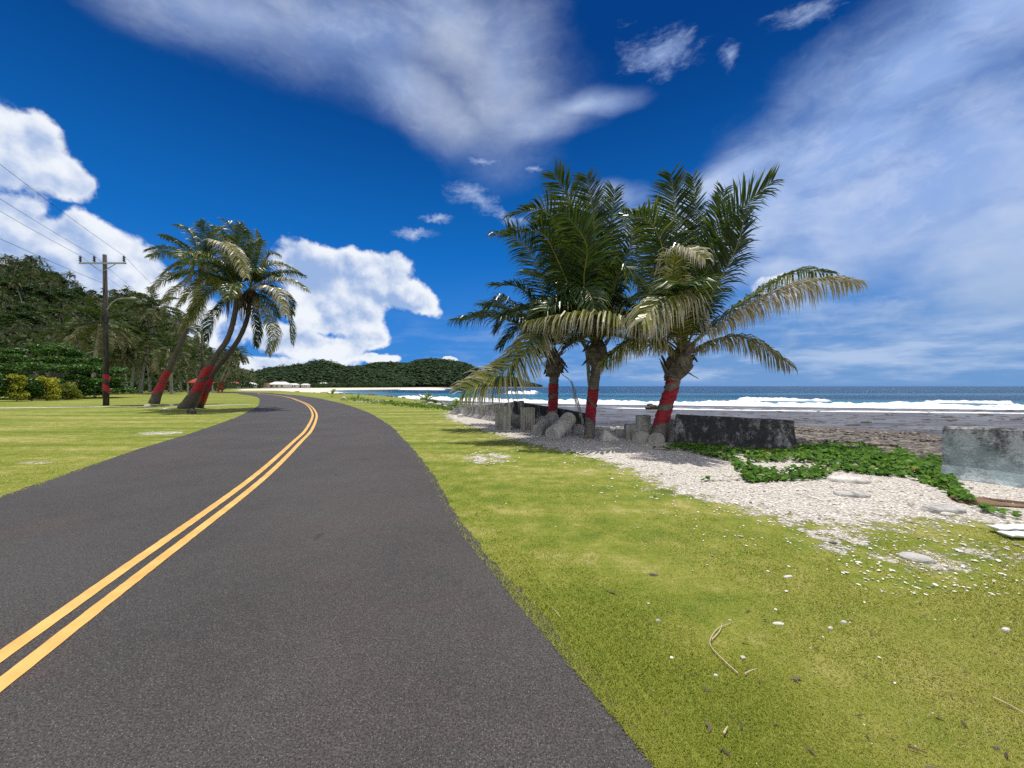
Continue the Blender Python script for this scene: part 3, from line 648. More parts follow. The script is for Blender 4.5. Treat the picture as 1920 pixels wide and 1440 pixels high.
# loose coral chips
mb = MB(); cnt = 0; V1, F1 = ico(1)
pxs = rng.uniform(820, 1960, 36000); pys = 800 + 640 * rng.random(36000) ** 1.7
for px, py in zip(pxs, pys):
    p = G(px, py); xy = p[None, :2]
    if p[0] > 9: continue
    gd = gravel_d(xy)[0]
    pr = 0.85 if gd > 0.1 else 0.85 * math.exp(gd * 2.4) + 0.0035
    for (cx, cy, rx, ry, am) in ((915, 858, 60, 18, .5), (1570, 1010, 100, 34, .5), (1720, 1060, 150, 60, .45), (1870, 1050, 110, 70, .45)):
        if ((px - cx) / rx) ** 2 + ((py - cy) / ry) ** 2 < 1: pr = max(pr, am)
    if rng.random() > pr * 0.55: continue
    s = rng.uniform(0.003, 0.012) * (1.8 if rng.random() < 0.06 else 1) * (0.45 + p[1] / 7); v = V1 * (s * rng.uniform(1, 2.0), s, s * 0.4) * (1 + 0.25 * (rng.random((len(V1), 1)) - .5))
    r = rng.random() * 6.28; cs, sn = math.cos(r), math.sin(r); v = np.stack([v[:, 0] * cs - v[:, 1] * sn, v[:, 0] * sn + v[:, 1] * cs, v[:, 2]], 1)
    mb.add(v + (p[0], p[1], 0.008 + s * 0.2), F1, rng.random()); cnt += 1
# a few chips shed on the asphalt edge
for _ in range(260):
    k = rng.integers(150, 420); q = CL[k] + RN[k] * (2.86 + 0.42 * (1 - sst(CL[k, 1], -1.5, 4.5)) - .04 - min(abs(rng.normal(0, 0.16)), .5)); s = rng.uniform(0.003, 0.009)
    mb.add(V1 * (s * 1.5, s, s * .6) + (q[0], q[1], 0.026), F1, rng.random())
def m_chip():
    m, N, b, _ = material('coral_chip'); t = attr(N); c = N.ramp(t, [(0.0, (0.22, 0.19, 0.16)), (0.14, (0.52, 0.47, 0.41)), (0.4, (0.76, 0.71, 0.64)), (1.0, (0.90, 0.87, 0.82))])
    N.put(b, 'Base_Color', c); N.put(b, 'Roughness', 0.85); return m
M['chip'] = m_chip()
tag(mb.build('coral_gravel', M['chip']), 'loose white coral chips scattered over the gravel and grass', 'gravel', kind='stuff')

# ------------------------------------------------------------------ grass blades
def build_grass():
    n = 620000; px = rng.uniform(-40, 1960, n); t = rng.random(n); py = 790 + 670 * t ** 0.75
    Y = H * F / (py - HY); xy = np.stack([(px - CX) / F * Y, Y], 1)
    lat = np.zeros(n); road = np.zeros(n, bool)
    for i in range(0, n, 20000): road[i:i + 20000], lat[i:i + 20000] = on_road(xy[i:i + 20000], -0.10)
    gd = gravel_d(xy); keep = ~road
    pr = np.where(gd > -0.15, 0.04, np.clip(1.0 - np.exp((gd + 0.15) * 2.0) * 0.6, 0, 1))
    for (cx, cy, rx, ry) in ((1570, 1010, 100, 34), (1720, 1060, 150, 50), (915, 858, 60, 16)):
        e = ((px - cx) / rx) ** 2 + ((py - cy) / ry) ** 2; nz = fbm3(np.c_[xy, np.zeros(n)], 5.0, 2); pr = np.where((e < 1) & (nz > -0.1), pr * 0.25, pr)
    clump = fbm3(np.c_[xy, np.zeros(n)], 3.0, 3); pr = pr * np.clip(0.75 + clump * 0.6, 0.1, 1)
    keep &= rng.random(n) < pr; keep &= sdist(xy, SHORE) > 0.3
    xy = xy[keep]; Yk = Y[keep]; n = len(xy)
    h = rng.uniform(0.006, 0.017, n) * (1 + Yk * 0.05); w = 0.0011 + 0.00062 * Yk; edge = lat[keep]
    z0 = np.where(edge < 3.26, 0.020, 0.0); az = rng.random(n) * 6.283; lean = rng.uniform(0.6, 2.2, n)
    d = np.stack([np.cos(az), np.sin(az)], 1); sd = np.stack([-d[:, 1], d[:, 0]], 1)
    b0 = np.c_[xy - sd * w[:, None], z0]; b1 = np.c_[xy + sd * w[:, None], z0]
    tip = np.c_[xy + d * (h * lean)[:, None], h + z0]
    v = np.stack([b0, b1, tip], 1).reshape(-1, 3); f = np.arange(3 * n).reshape(-1, 3)
    big = fbm3(np.c_[xy, np.zeros(n)], 0.8, 3); green = np.exp(-((edge - 3.5) / 0.6) ** 2)
    tt = np.clip(0.90 + 0.28 * big + rng.normal(0, 0.32, n) - 0.35 * green, 0.0, 1.9)
    mb = MB(); mb.add(v, f, np.repeat(tt, 3)); o = mb.build('grass', M['blade']); tag(o, 'short yellow green turf on both sides of the road', 'grass', kind='stuff')
build_grass()

mb = MB()
for _ in range(170):
    px = rng.uniform(900, 1960); py = rng.uniform(880, 1450); p = G(px, py)
    if on_road(p[None, :2], .05)[0][0] or p[0] > 8.5: continue
    a = rng.random() * 6.28; L = rng.uniform(.008, .030) * (2.2 if rng.random() < .08 else 1); w = L * rng.uniform(.06, .35); e = np.array([math.cos(a), math.sin(a), 0]); f = np.array([-e[1], e[0], 0]); c = p + (0, 0, .016)
    mb.add([c - e * L, c + f * w + (0, 0, .004), c + e * L + (0, 0, .003), c - f * w], [(0, 1, 2, 3)], rng.choice([0.0, 0.05, 0.12, 1.5, 1.6]))
tag(mb.build('leaf_litter', M['deadleaf']), 'dark and brown scraps of dry leaf strewn over the turf', 'leaf litter', kind='stuff')
# ------------------------------------------------------------------ palms
def frond(mbr, mbl, pts, leaf=0.9, n=80, droop=0.5, dry=0.3, tipdry=0.3, twist=0.0, wid=0.02, rr=0.024, wind=(-0.10, 0, 0), start=0.16, out=None, lift=0.25, seg=3, miss=0.0):
    sp = catmull(pts, 30); T = nrm(np.gradient(sp, axis=0))
    A = np.array(out, float) if out is not None else (sp[-1] - sp[0]) * (1, 1, 0)
    if np.linalg.norm(A) < 0.15: A = np.array([0.3, -0.5, 0])
    A = nrm(A); Bd = nrm(np.cross(T, np.cross(np.cross(A, [0, 0, 1.0]), T) * 0 + [0, 0, 1.0]) )
    side = nrm(np.cross(A, [0, 0, 1.0]))
    B = nrm(side[None, :] - T * (T @ side)[:, None]); Nn = nrm(np.cross(B, T))
    s = np.concatenate([[0], np.cumsum(np.linalg.norm(np.diff(sp, axis=0), axis=1))]); s /= s[-1]
    tw = twist * s
    B2 = B * np.cos(tw)[:, None] + Nn * np.sin(tw)[:, None]; N2 = Nn * np.cos(tw)[:, None] - B * np.sin(tw)[:, None]
    rad = rr * (1 - s) ** 0.8 + 0.004
    if mbr is not None: tube(mbr, sp[::2], rad[::2], 6, cap=False)
    for sg in (-1, 1):
        q = np.linspace(start, 0.995, n) + rng.normal(0, 0.002, n); q = np.clip(q, 0, 1)
        if miss: q = q[rng.random(n) > miss]
        k = len(q)
        def ip(a): return np.stack([np.interp(q, s, a[:, j]) for j in range(3)], 1)
        p0, t, bb, nv = ip(sp), nrm(ip(T)), nrm(ip(B2)), nrm(ip(N2))
        prof = np.clip(0.50 + 1.6 * (q - start), 0, 1) * (1 - 0.60 * np.clip((q - 0.6) / 0.4, 0, 1) ** 1.8)
        L = leaf * prof * rng.uniform(0.82, 1.1, k)
        ang = np.radians(76 - 34 * q) + rng.normal(0, 0.08, k)
        d = sg * bb * np.sin(ang)[:, None] + t * np.cos(ang)[:, None] + nv * (lift + rng.normal(0, 0.06, k))[:, None]
        d = nrm(d + rng.normal(0, 0.06, (k, 3))); g = (droop + 0.16) * rng.uniform(0.5, 1.6, k)
        W = nrm(np.cross(d, nv + rng.normal(0, 0.35, (k, 3)) + t * 0.4))
        p = [p0]; dd = d
        for j in range(seg):
            p.append(p[-1] + dd * (L / seg)[:, None]); dd = nrm(dd + (np.array([0, 0, -1.0]) * (g * (0.55 + 0.45 * j))[:, None] + np.array(wind) * (0.5 + j * .5)))
        wp = {3: [0.55, 1.0, 0.75], 2: [0.7, 1.0]}[seg]; vs = []
        for j in range(seg): vs += [p[j] - W * wid * wp[j], p[j] + W * wid * wp[j]]
        vs.append(p[seg]); v = np.stack(vs, 1).reshape(-1, 3); m = 2 * seg + 1
        base = np.arange(k)[:, None] * m; f = []
        for j in range(seg - 1):
            f += (base + np.array([[2 * j, 2 * j + 1, 2 * j + 3, 2 * j + 2]])).tolist()
        f += (base + np.array([[2 * seg - 2, 2 * seg - 1, 2 * seg]])).tolist()
        a0 = np.clip(dry + rng.normal(0, 0.18, k), 0, 2); grow = np.linspace(0, 1, seg + 1)
        at = np.concatenate([np.repeat(a0[:, None] + tipdry * grow[None, :seg] ** 2, 2, 1), (a0 + tipdry)[:, None] ], 1)
        mbl.add(v, [tuple(x) for x in f], at.ravel())

def arc(c, az, e0, bend, L, wind=(0, 0, 0), k=8):
    p = np.array(c, float); out = [p.copy()]; A = np.array([math.sin(az), math.cos(az), 0])
    for i in range(k):
        e = e0 - bend * ((i + .5) / k) ** 1.15; d = A * math.cos(e) + np.array([0, 0, math.sin(e)]) + np.array(wind) * (i / k); p = p + nrm(d) * (L / k); out.append(p.copy())
    return out

def trunk_path(pts): return catmull(pts, 40)
def wrap(parent, path, rad, z0, z1, pitch, frac, off=0.012, flip=1, name='red_wrap', n_loc=None, ragged=0.12):
    """a cloth band wound round the trunk in a spiral"""
    T, A, B = frames(path); s = np.concatenate([[0], np.cumsum(np.linalg.norm(np.diff(path, axis=0), axis=1))])
    turns = (z1 - z0) / pitch; nt = max(int(turns * 28), 12); wd = pitch * frac; nb = 9; V = np.zeros((nt, nb, 3))
    th = np.linspace(0, turns * 2 * math.pi, nt)
    for i in range(nt):
        for j in range(nb):
            v = z0 + pitch * th[i] / (2 * math.pi) + wd * (j / (nb - 1)) + (ragged * pitch * (math.sin(th[i] * 3.1 + j) * .25 if j in (0, nb - 1) else 0)); v = min(max(v, z0), z1)
            c = [np.interp(v, s, path[:, k]) for k in range(3)]; a = nrm([np.interp(v, s, A[:, k]) for k in range(3)]); b = nrm([np.interp(v, s, B[:, k]) for k in range(3)])
            r = np.interp(v, s, rad) + off + 0.010 * math.sin(v * 31 + th[i] * 2) + 0.008 * math.sin(v * 57 - th[i] * 3) + rng.random() * 0.006 + 0.0015 * (i % 2)
            ph = flip * th[i]; V[i, j] = np.array(c) + r * (math.cos(ph) * a + math.sin(ph) * b)
    idx = np.arange(nt * nb).reshape(nt, nb); f = np.stack([idx[:-1, :-1], idx[:-1, 1:], idx[1:, 1:], idx[1:, :-1]], -1).reshape(-1, 4)
    mb = MB(); mb.add(V.reshape(-1, 3) - n_loc, f); return mb.build(name, M['red'], parent, smooth=True)

def palm(name, label, trunk, rad, fronds, autos, leaf, nleaf, wid, wraps=(), group=None, boots=18, bootr=1.5, skirt=0, lw_=3, cat='palm tree', mat='palm', dark=False):
    path = trunk_path(trunk); r = np.interp(np.linspace(0, 1, 40), np.linspace(0, 1, len(rad)), rad)
    loc = path[0]; root = empty(name, loc, label, cat, group)
    mb = MB(); tube(mb, path - loc, r * (1 + 0.04 * np.sin(np.arange(40) * 2.1)), 16, jitter=0.06); mb.build('trunk', M['trunk' if not dark else 'shadetrunk'], root, smooth=True)
    crown = path[-1]; T = nrm(path[-1] - path[-4])
    # fibrous sheaths and cut frond stubs under the crown
    mb = MB(); rt = r[-1]; pr = [(-0.9, 1.05), (-0.6, bootr * 1.05), (-0.25, bootr * 1.25), (0.1, bootr * 1.1), (0.5, 0.8), (0.8, 0.35)]
    sc = rt / 0.16
    tube(mb, [crown - loc + T * (a * 0.55 * sc) for a, _ in pr], [rt * b for _, b in pr], 12, jitter=0.22)
    for i in range(boots):
        az = i * 2.4 + rng.random(); h = rng.uniform(-0.55, 0.35) * sc * 0.7; o = np.array([math.cos(az), math.sin(az), 0]); p = crown - loc + T * h + o * rt * bootr
        up = rng.uniform(0.5, 2.6) if rng.random() < .6 else rng.uniform(-2.5, -.6); q = p + nrm(o + np.array([0, 0, up])) * rng.uniform(0.16, 0.40) * sc
        wv_ = np.array([-o[1], o[0], 0]) * .075 * sc; th_ = o * .02 * sc; e_ = rng.uniform(.3, .8)
        mb.add([p - wv_ - th_, p + wv_ - th_, p + wv_ + th_, p - wv_ + th_, q - wv_ * e_ - th_ * .5, q + wv_ * e_ * .7 - th_ * .5, q + wv_ * e_ + th_ * .5, q - wv_ * e_ * .6 + th_ * .5], [(0, 3, 2, 1), (4, 5, 6, 7), (0, 1, 5, 4), (1, 2, 6, 5), (2, 3, 7, 6), (3, 0, 4, 7)])
    mb.build('frond_base', M['boot'], root)
    for (a, b2, pitch, frac, fl) in wraps: wrap(root, path, r, a, b2, pitch, frac, flip=fl, n_loc=loc)
    def add(pts, **kw):
        o = kw.pop('cfg', {}); mr = MB(); ml = MB()
        args = dict(leaf=leaf, n=nleaf, wid=wid, rr=0.026 * sc ** 0.5); args.update(kw); args.update(o); args['leaf'] *= 1.18
        frond(mr, ml, [np.asarray(p) - loc for p in pts], **args)
        f = ml.build('frond', M[mat], root); mr.build('midrib', M['rachis'], f); return f
    for pts, cfg in fronds: add([crown + T * rng.uniform(-0.1, 0.25)] + pts, cfg=cfg)
    for (az, e0, bend, L, cfg) in autos: add(arc(crown + T * 0.15, az, e0, bend, L, (-0.12, 0, 0)), cfg=cfg)
    if skirt:
        mb = MB()
        for i in range(skirt):
            az = rng.random() * 6.28; o = np.array([math.cos(az), math.sin(az), 0]) * rt; p = crown - loc + o * 1.3; L = rng.uniform(0.9, 2.2)
            tube(mb, [p, p + o * 2.2 + (0, 0, -L * 0.3), p + o * rng.uniform(1.0, 3.2) + (0, 0, -L)], [0.07, 0.05, 0.015], 4)
        mb.build('dead_skirt', M['deadleaf'], root)
    return root

def Fp(Y, *pts): return [P(x, y, Y + dy) for (x, y, dy) in pts]
D2R = math.radians
# --- right palm
YR = 11.3
fr = [
 (Fp(YR, (1320, 520, -.2), (1385, 400, -.5), (1450, 338, -.9)), dict(leaf=1.05, out=(0.5, -1, 0), dry=0.45, droop=0.12, lift=.1, tipdry=.5)),
 (Fp(YR, (1278, 540, .1), (1268, 420, .2), (1258, 325, 0)), dict(leaf=0.95, out=(-.1, -1, 0), dry=0.25, droop=0.05, lift=.1)),
 (Fp(YR, (1295, 520, .4), (1305, 420, .5), (1300, 330, .3)), dict(leaf=0.8, out=(.2, -1, 0), dry=0.45, droop=0.0, lift=.2)),
 (Fp(YR, (1310, 540, .5), (1340, 440, .7), (1358, 355, .6)), dict(leaf=0.8, out=(.2, -1, 0), dry=0.4, droop=0.05, lift=.1)),
 (Fp(YR, (1360, 590, .3), (1480, 512, .4), (1558, 512, .3)), dict(leaf=0.95, dry=0.8, droop=1.3, lift=.05, tipdry=.6)),
 (Fp(YR, (1345, 610, -.4), (1450, 548, -.9), (1545, 525, -1.1), (1608, 528, -1.2)), dict(leaf=1.0, n=150, dry=1.6, droop=1.9, lift=.0, tipdry=.4, miss=.12, wind=(.2, 0, 0))),
 (Fp(YR, (1330, 640, 0), (1400, 634, -.2), (1482, 684, -.4)), dict(leaf=0.85, dry=1.3, droop=1.7, lift=0., tipdry=.5, wind=(.1, 0, 0))),
 (Fp(YR, (1275, 620, -.9), (1268, 563, -1.6), (1240, 560, -2.1), (1205, 600, -2.4)), dict(leaf=1.15, out=(-.4, -1, 0), dry=1.15, droop=1.5, lift=0., tipdry=.7, rr=.03)),
 (Fp(YR, (1215, 622, -.6), (1150, 594, -1.0), (1070, 588, -1.2), (990, 603, -1.2)), dict(leaf=0.95, dry=1.0, droop=2.0, lift=0., tipdry=.8, wind=(-.1, 0, 0))),
 (Fp(YR, (1225, 640, -.3), (1180, 640, -.5), (1130, 680, -.6)), dict(leaf=0.9, dry=1.0, droop=1.8, lift=0., tipdry=.6)),
 (Fp(YR, (1250, 500, -.2), (1222, 420, -.4), (1168, 400, -.7)), dict(leaf=0.85, out=(-.5, -1, 0), dry=0.6, droop=0.4, tipdry=.6)),
 (Fp(YR, (1262, 560, -.8), (1268, 480, -1.5), (1295, 468, -2.0), (1322, 485, -2.3)), dict(leaf=0.7, dry=1.2, droop=1.5, tipdry=.7)),
 (Fp(YR, (1240, 520, .5), (1215, 430, .9), (1200, 395, 1.0)), dict(leaf=0.8, out=(-.4, -1, 0), dry=0.3, droop=.2)),
 (Fp(YR, (1330, 560, -.4), (1378, 470, -.9), (1398, 400, -1.2)), dict(leaf=0.95, out=(.3, -1, 0), dry=0.3, droop=.15)),
]
au = [(D2R(a), D2R(e), D2R(b), L, dict(dry=dd, droop=.4)) for a, e, b, L, dd in [(10, 62, 45, 4.4, .2), (40, 68, 40, 3.6, .3), (-50, 60, 60, 4.0, .3), (200, 62, 80, 3.4, .5), (-80, 45, 80, 3.4, .7)]]
palm('coconut_palm', 'rightmost coconut palm on the shore, trunk in red cloth leaning right, wind-torn fronds', [G(1235, 826) + (0, 0, -.05), P(1243, 780, 11.38), P(1257, 735, 11.3), P(1267, 700, 11.3), P(1277, 672, YR)],
     [0.27, 0.20, 0.185, 0.19, 0.20], fr, au, 1.12, 125, 0.022, wraps=[(0.28, 1.85, 0.62, 0.66, 1)], group='coconut palms on the shore', bootr=1.45, boots=26)
# --- middle palm
YM = 12.6
fm = [
 (Fp(YM, (1110, 500, .2), (1078, 400, .3), (1038, 325, .1)), dict(leaf=1.1, out=(-.3, -1, 0), dry=0.25, droop=0.1, lift=.1)),
 (Fp(YM, (1132, 520, .3), (1145, 430, .4), (1152, 355, .2)), dict(leaf=0.9, out=(.2, -1, 0), dry=0.5, droop=0.05, lift=.15)),
 (Fp(YM, (1075, 500, -.1), (1035, 405, -.3), (990, 395, -.5), (958, 405, -.6)), dict(leaf=1.05, out=(-.7, -1, 0), dry=0.2, droop=0.3)),
 (Fp(YM, (1060, 520, -.4), (1020, 440, -.6), (985, 435, -.8), (925, 440, -1.0)), dict(leaf=0.9, out=(-.6, -1, 0), dry=0.4, droop=0.5, tipdry=.6)),
 (Fp(YM, (1095, 540, -.8), (1100, 460, -1.4), (1060, 400, -1.8)), dict(leaf=0.95, out=(-.2, -1, 0), dry=0.35, droop=0.35, tipdry=.6)),
 (Fp(YM, (1040, 618, -.5), (1018, 612, -.8), (960, 685, -1.3), (868, 735, -1.6)), dict(leaf=1.2, dry=1.0, droop=.55, lift=.1, tipdry=.9, wind=(.2, 0, 0), twist=.9, n=170, wid=.022)),
 (Fp(YM, (1145, 560, -.5), (1170, 500, -1.0), (1200, 540, -1.5)), dict(leaf=0.9, dry=0.55, droop=0.6, tipdry=.6)),
 (Fp(YM, (1150, 600, -.4), (1175, 590, -.7), (1190, 650, -.9)), dict(leaf=0.8, dry=0.8, droop=0.9, tipdry=.6)),
 (Fp(YM, (1090, 560, .6), (1060, 470, 1.0), (1010, 400, 1.2)), dict(leaf=0.95, out=(-.4, -1, 0), dry=0.2, droop=.1)),
 (Fp(YM, (1150, 540, .6), (1185, 460, 1.0), (1195, 410, 1.2)), dict(leaf=0.9, out=(.4, -1, 0), dry=0.3, droop=.15)),
 (Fp(YM, (1080, 600, -.7), (1040, 560, -1.2), (1000, 600, -1.6)), dict(leaf=0.9, dry=0.35, droop=0.8)),
 (Fp(YM, (1100, 600, -.9), (1090, 540, -1.7), (1110, 560, -2.2), (1115, 600, -2.4)), dict(leaf=0.8, dry=0.5, droop=0.9)),
 (Fp(YM, (1118, 500, -.2), (1112, 400, -.3), (1100, 330, -.5)), dict(leaf=1.0, out=(0, -1, 0), dry=0.3, droop=.1)),
]
au = [(D2R(a), D2R(e), D2R(b), L, dict(dry=dd, droop=.4)) for a, e, b, L, dd in [(0, 64, 45, 4.4, .2), (50, 60, 60, 3.8, .3), (-40, 66, 45, 4.4, .2), (-110, 50, 80, 3.6, .4), (90, 55, 80, 3.4, .5), (220, 56, 90, 3.2, .5)]]
palm('coconut_palm', 'middle coconut palm of the shore group with straight trunk wrapped in red cloth', [G(1104, 822) + (0, 0, -.05), P(1108, 770, YM + .1), P(1114, 720, YM), P(1118, 690, YM), P(1120, 655, YM)],
     [0.165, 0.155, 0.16, 0.165, 0.18], fm, au, 1.12, 125, 0.0225, wraps=[(0.62, 2.05, 0.82, 0.84, -1)], group='coconut palms on the shore', bootr=1.5, boots=20)
# --- left palm, a little behind
YL = 15.4
fl = [
 (Fp(YL, (990, 600, -.2), (940, 560, -.4), (905, 585, -.5), (850, 600, -.6)), dict(leaf=1.1, dry=0.2, droop=1.2, lift=.1)),
 (Fp(YL, (1010, 590, 0), (975, 540, 0), (920, 535, -.2)), dict(leaf=0.8, dry=0.25, droop=0.4)),
 (Fp(YL, (1070, 640, 0), (1095, 650, -.2), (1102, 720, -.3)), dict(leaf=0.75, dry=0.95, droop=0.5, tipdry=.5)),
 (Fp(YL, (1052, 700, -.4), (1070, 715, -.6), (1078, 745, -.6), (1092, 792, -.6)), dict(leaf=0.42, n=70, dry=1.6, droop=2.0, start=.40, rr=.014, wid=.010)),
 (Fp(YL, (1000, 640, -.5), (975, 615, -.9), (940, 650, -1.2)), dict(leaf=0.85, dry=0.4, droop=0.7)),
 (Fp(YL, (1020, 560, .2), (1000, 480, .2), (950, 430, 0)), dict(leaf=1.1, out=(-.4, -1, 0), dry=0.15, droop=0.2)),
 (Fp(YL, (1045, 560, .2), (1055, 480, .2), (1050, 400, 0)), dict(leaf=1.1, out=(0, -1, 0), dry=0.15, droop=0.2)),
 (Fp(YL, (1005, 620, .5), (960, 590, .8), (930, 620, .8)), dict(leaf=0.9, dry=0.2, droop=0.6)),
 (Fp(YL, (1010, 660, -.2), (985, 660, -.4), (960, 700, -.5)), dict(leaf=0.7, dry=0.7, droop=0.8)),
]
au = [(D2R(a), D2R(e), D2R(b), L, dict(dry=dd, droop=.45)) for a, e, b, L, dd in [(0, 60, 55, 4.4, .2), (60, 58, 60, 4.0, .25), (-60, 62, 55, 4.4, .2), (180, 60, 80, 3.6, .4), (-110, 55, 75, 4.2, .2), (110, 45, 80, 3.4, .5)]]
palm('coconut_palm', 'leftmost shore palm, before the dark wall, a broken frond hanging beside its trunk', [G(1036, 798) + (0, 0, -.05), P(1037, 760, YL + .1), P(1038, 725, YL), P(1039, 705, YL), P(1039, 678, YL)],
     [0.20, 0.185, 0.18, 0.19, 0.20], fl, au, 1.08, 105, 0.0235, wraps=[(0.3, 1.75, 0.75, 0.78, 1)], group='coconut palms on the shore', bootr=1.4, boots=20)

# --- the tall palms on the left lawn
YA = 34.5
fa = [
 (Fp(YA, (340, 480, 0), (308, 475, 0), (281, 483, 0)), dict(dry=.55)), (Fp(YA, (350, 470, .5), (330, 455, .6), (308, 443, .6)), dict(dry=.35)),
 (Fp(YA, (365, 450, .5), (350, 428, .6), (330, 424, .6)), dict(dry=.3)), (Fp(YA, (345, 510, -.6), (315, 520, -1.0), (285, 545, -1.2)), dict(dry=1.0)),
 (Fp(YA, (350, 530, -.4), (325, 550, -.6), (310, 580, -.7)), dict(dry=.9)), (Fp(YA, (390, 470, .4), (405, 435, .5), (425, 425, .4)), dict(dry=.3)),
 (Fp(YA, (375, 550, -.6), (372, 585, -1), (362, 610, -1.2)), dict(dry=1.1)), (Fp(YA, (400, 500, 1), (430, 500, 1.2), (450, 530, 1.3)), dict(dry=.5)),
 (Fp(YA, (380, 455, -.6), (385, 430, -1), (375, 415, -1.3)), dict(dry=.3)), (Fp(YA, (355, 495, -1), (330, 498, -1.6), (305, 515, -2)), dict(dry=.6)),
]
au = [(D2R(a), D2R(e), D2R(b), L, dict(dry=dd)) for a, e, b, L, dd in [(0, 60, 60, 4.2, .4), (40, 45, 70, 4.0, .5), (-150, 40, 80, 4.0, .5), (160, 30, 80, 4.0, .7), (-20, 20, 80, 4, .7), (-100, 65, 60, 4.2, .3), (100, 60, 60, 4.2, .4)]]
cfgA = dict()
def left_palm(name, label, trunk, rad, fr_, au_, wraps, skirt=0, leaf=1.1, n=100):
    for q in fr_:
        q[1].setdefault('droop', 0.85); q[1].setdefault('tipdry', .6); q[1]['dry'] = q[1]['dry'] + .32
    return palm(name, label, trunk, rad, fr_, au_, leaf, n, 0.027, wraps=wraps, group='leaning palms on the left lawn', bootr=1.35, boots=10, skirt=skirt, dark=True)
left_palm('coconut_palm', 'slender palm leaning right, red cloth round its foot, nearest the utility pole', [G(288, 757.5), P(303, 720, 34.7), P(318, 690, 34.6), P(340, 640, 34.5), P(358, 595, YA), P(372, 535, YA), P(378, 500, YA)],
     [0.40, 0.27, 0.21, 0.18, 0.165, 0.155, 0.145], fa, au, [(0.3, 3.3, 1.3, 0.86, 1)])
YB = 26.0
fb = [
 (Fp(YB, (425, 500, 0), (420, 440, 0), (395, 425, 0)), dict(dry=.3)), (Fp(YB, (440, 470, .3), (435, 425, .4), (418, 412, .3)), dict(dry=.3)),
 (Fp(YB, (400, 520, -.4), (365, 540, -.8), (335, 575, -1)), dict(dry=.8)), (Fp(YB, (400, 545, -.2), (368, 580, -.4), (342, 618, -.6)), dict(dry=.6)),
 (Fp(YB, (418, 570, .2), (398, 600, .2), (388, 640, 0)), dict(dry=.35)), (Fp(YB, (405, 490, -.8), (375, 480, -1.4), (360, 515, -1.8)), dict(dry=.5)),
 (Fp(YB, (425, 470, -.8), (410, 455, -1.6), (440, 470, -2.2), (462, 520, -2.5)), dict(dry=.95)), (Fp(YB, (410, 530, .6), (380, 555, .9), (360, 600, 1)), dict(dry=.5)),
 (Fp(YB, (440, 480, -.4), (455, 440, -.8), (450, 420, -1)), dict(dry=.3)), (Fp(YB, (395, 500, .3), (350, 490, .5), (335, 505, .6)), dict(dry=.4)),
]
au = [(D2R(a), D2R(e), D2R(b), L, dict(dry=dd, droop=.8)) for a, e, b, L, dd in [(-10, 60, 70, 4, .3), (-60, 50, 80, 3.8, .4), (180, 60, 90, 3.6, .5), (-120, 45, 90, 3.8, .5), (20, 10, 70, 3.6, .8), (150, 20, 90, 3.4, .8)]]
left_palm('coconut_palm', 'thick leaning palm of the crossed pair, red and black banded trunk beside the road', [G(347, 768), P(368, 735, 26.1), P(385, 700, 26), P(405, 668, YB), P(427, 635, YB), P(440, 590, YB), P(444, 548, YB)],
     [0.46, 0.32, 0.25, 0.18, 0.16, 0.15, 0.14], fb, au, [(0.9, 3.6, 1.15, 0.72, 1)], skirt=26, leaf=0.9)
YB2 = 26.9
fb2 = [
 (Fp(YB2, (500, 500, 0), (525, 495, 0), (555, 506, 0)), dict(dry=.5)), (Fp(YB2, (505, 530, -.3), (545, 525, -.5), (576, 545, -.6)), dict(dry=.75)),
 (Fp(YB2, (520, 560, .2), (542, 600, .3), (547, 643, .3)), dict(dry=.45)), (Fp(YB2, (495, 585, -.4), (512, 625, -.6), (502, 662, -.7)), dict(dry=.8)),
 (Fp(YB2, (476, 590, 0), (480, 615, 0), (478, 648, 0)), dict(dry=.3)), (Fp(YB2, (480, 500, .2), (490, 455, .3), (484, 434, .3)), dict(dry=.45)),
 (Fp(YB2, (490, 510, .5), (505, 478, .7), (522, 478, .8)), dict(dry=.35)), (Fp(YB2, (465, 490, .2), (462, 440, .3), (445, 415, .3)), dict(dry=.25)),
 (Fp(YB2, (490, 540, -1), (520, 545, -1.8), (535, 590, -2.2)), dict(dry=1.0)), (Fp(YB2, (470, 500, -.7), (478, 465, -1.2), (492, 450, -1.5)), dict(dry=.5)),
 (Fp(YB2, (450, 490, .5), (430, 450, .7), (405, 440, .8)), dict(dry=.3)),
]
au = [(D2R(a), D2R(e), D2R(b), L, dict(dry=dd, droop=.8)) for a, e, b, L, dd in [(0, 60, 70, 4, .3), (60, 55, 70, 3.8, .4), (140, 50, 90, 3.6, .6), (200, 55, 90, 3.6, .5), (30, 5, 60, 3.4, .7), (90, 20, 90, 3.6, .6)]]
left_palm('coconut_palm', 'slimmer palm crossing behind the thick one, its crown furthest over the road', [G(372, 765), P(385, 738, 27.0), P(400, 700, 27), P(425, 668, YB2), P(448, 635, YB2), P(464, 595, YB2), P(470, 545, YB2)],
     [0.30, 0.20, 0.17, 0.155, 0.145, 0.14, 0.135], fb2, au, [(0.3, 3.3, 1.3, 0.8, -1)], skirt=26, leaf=0.9)

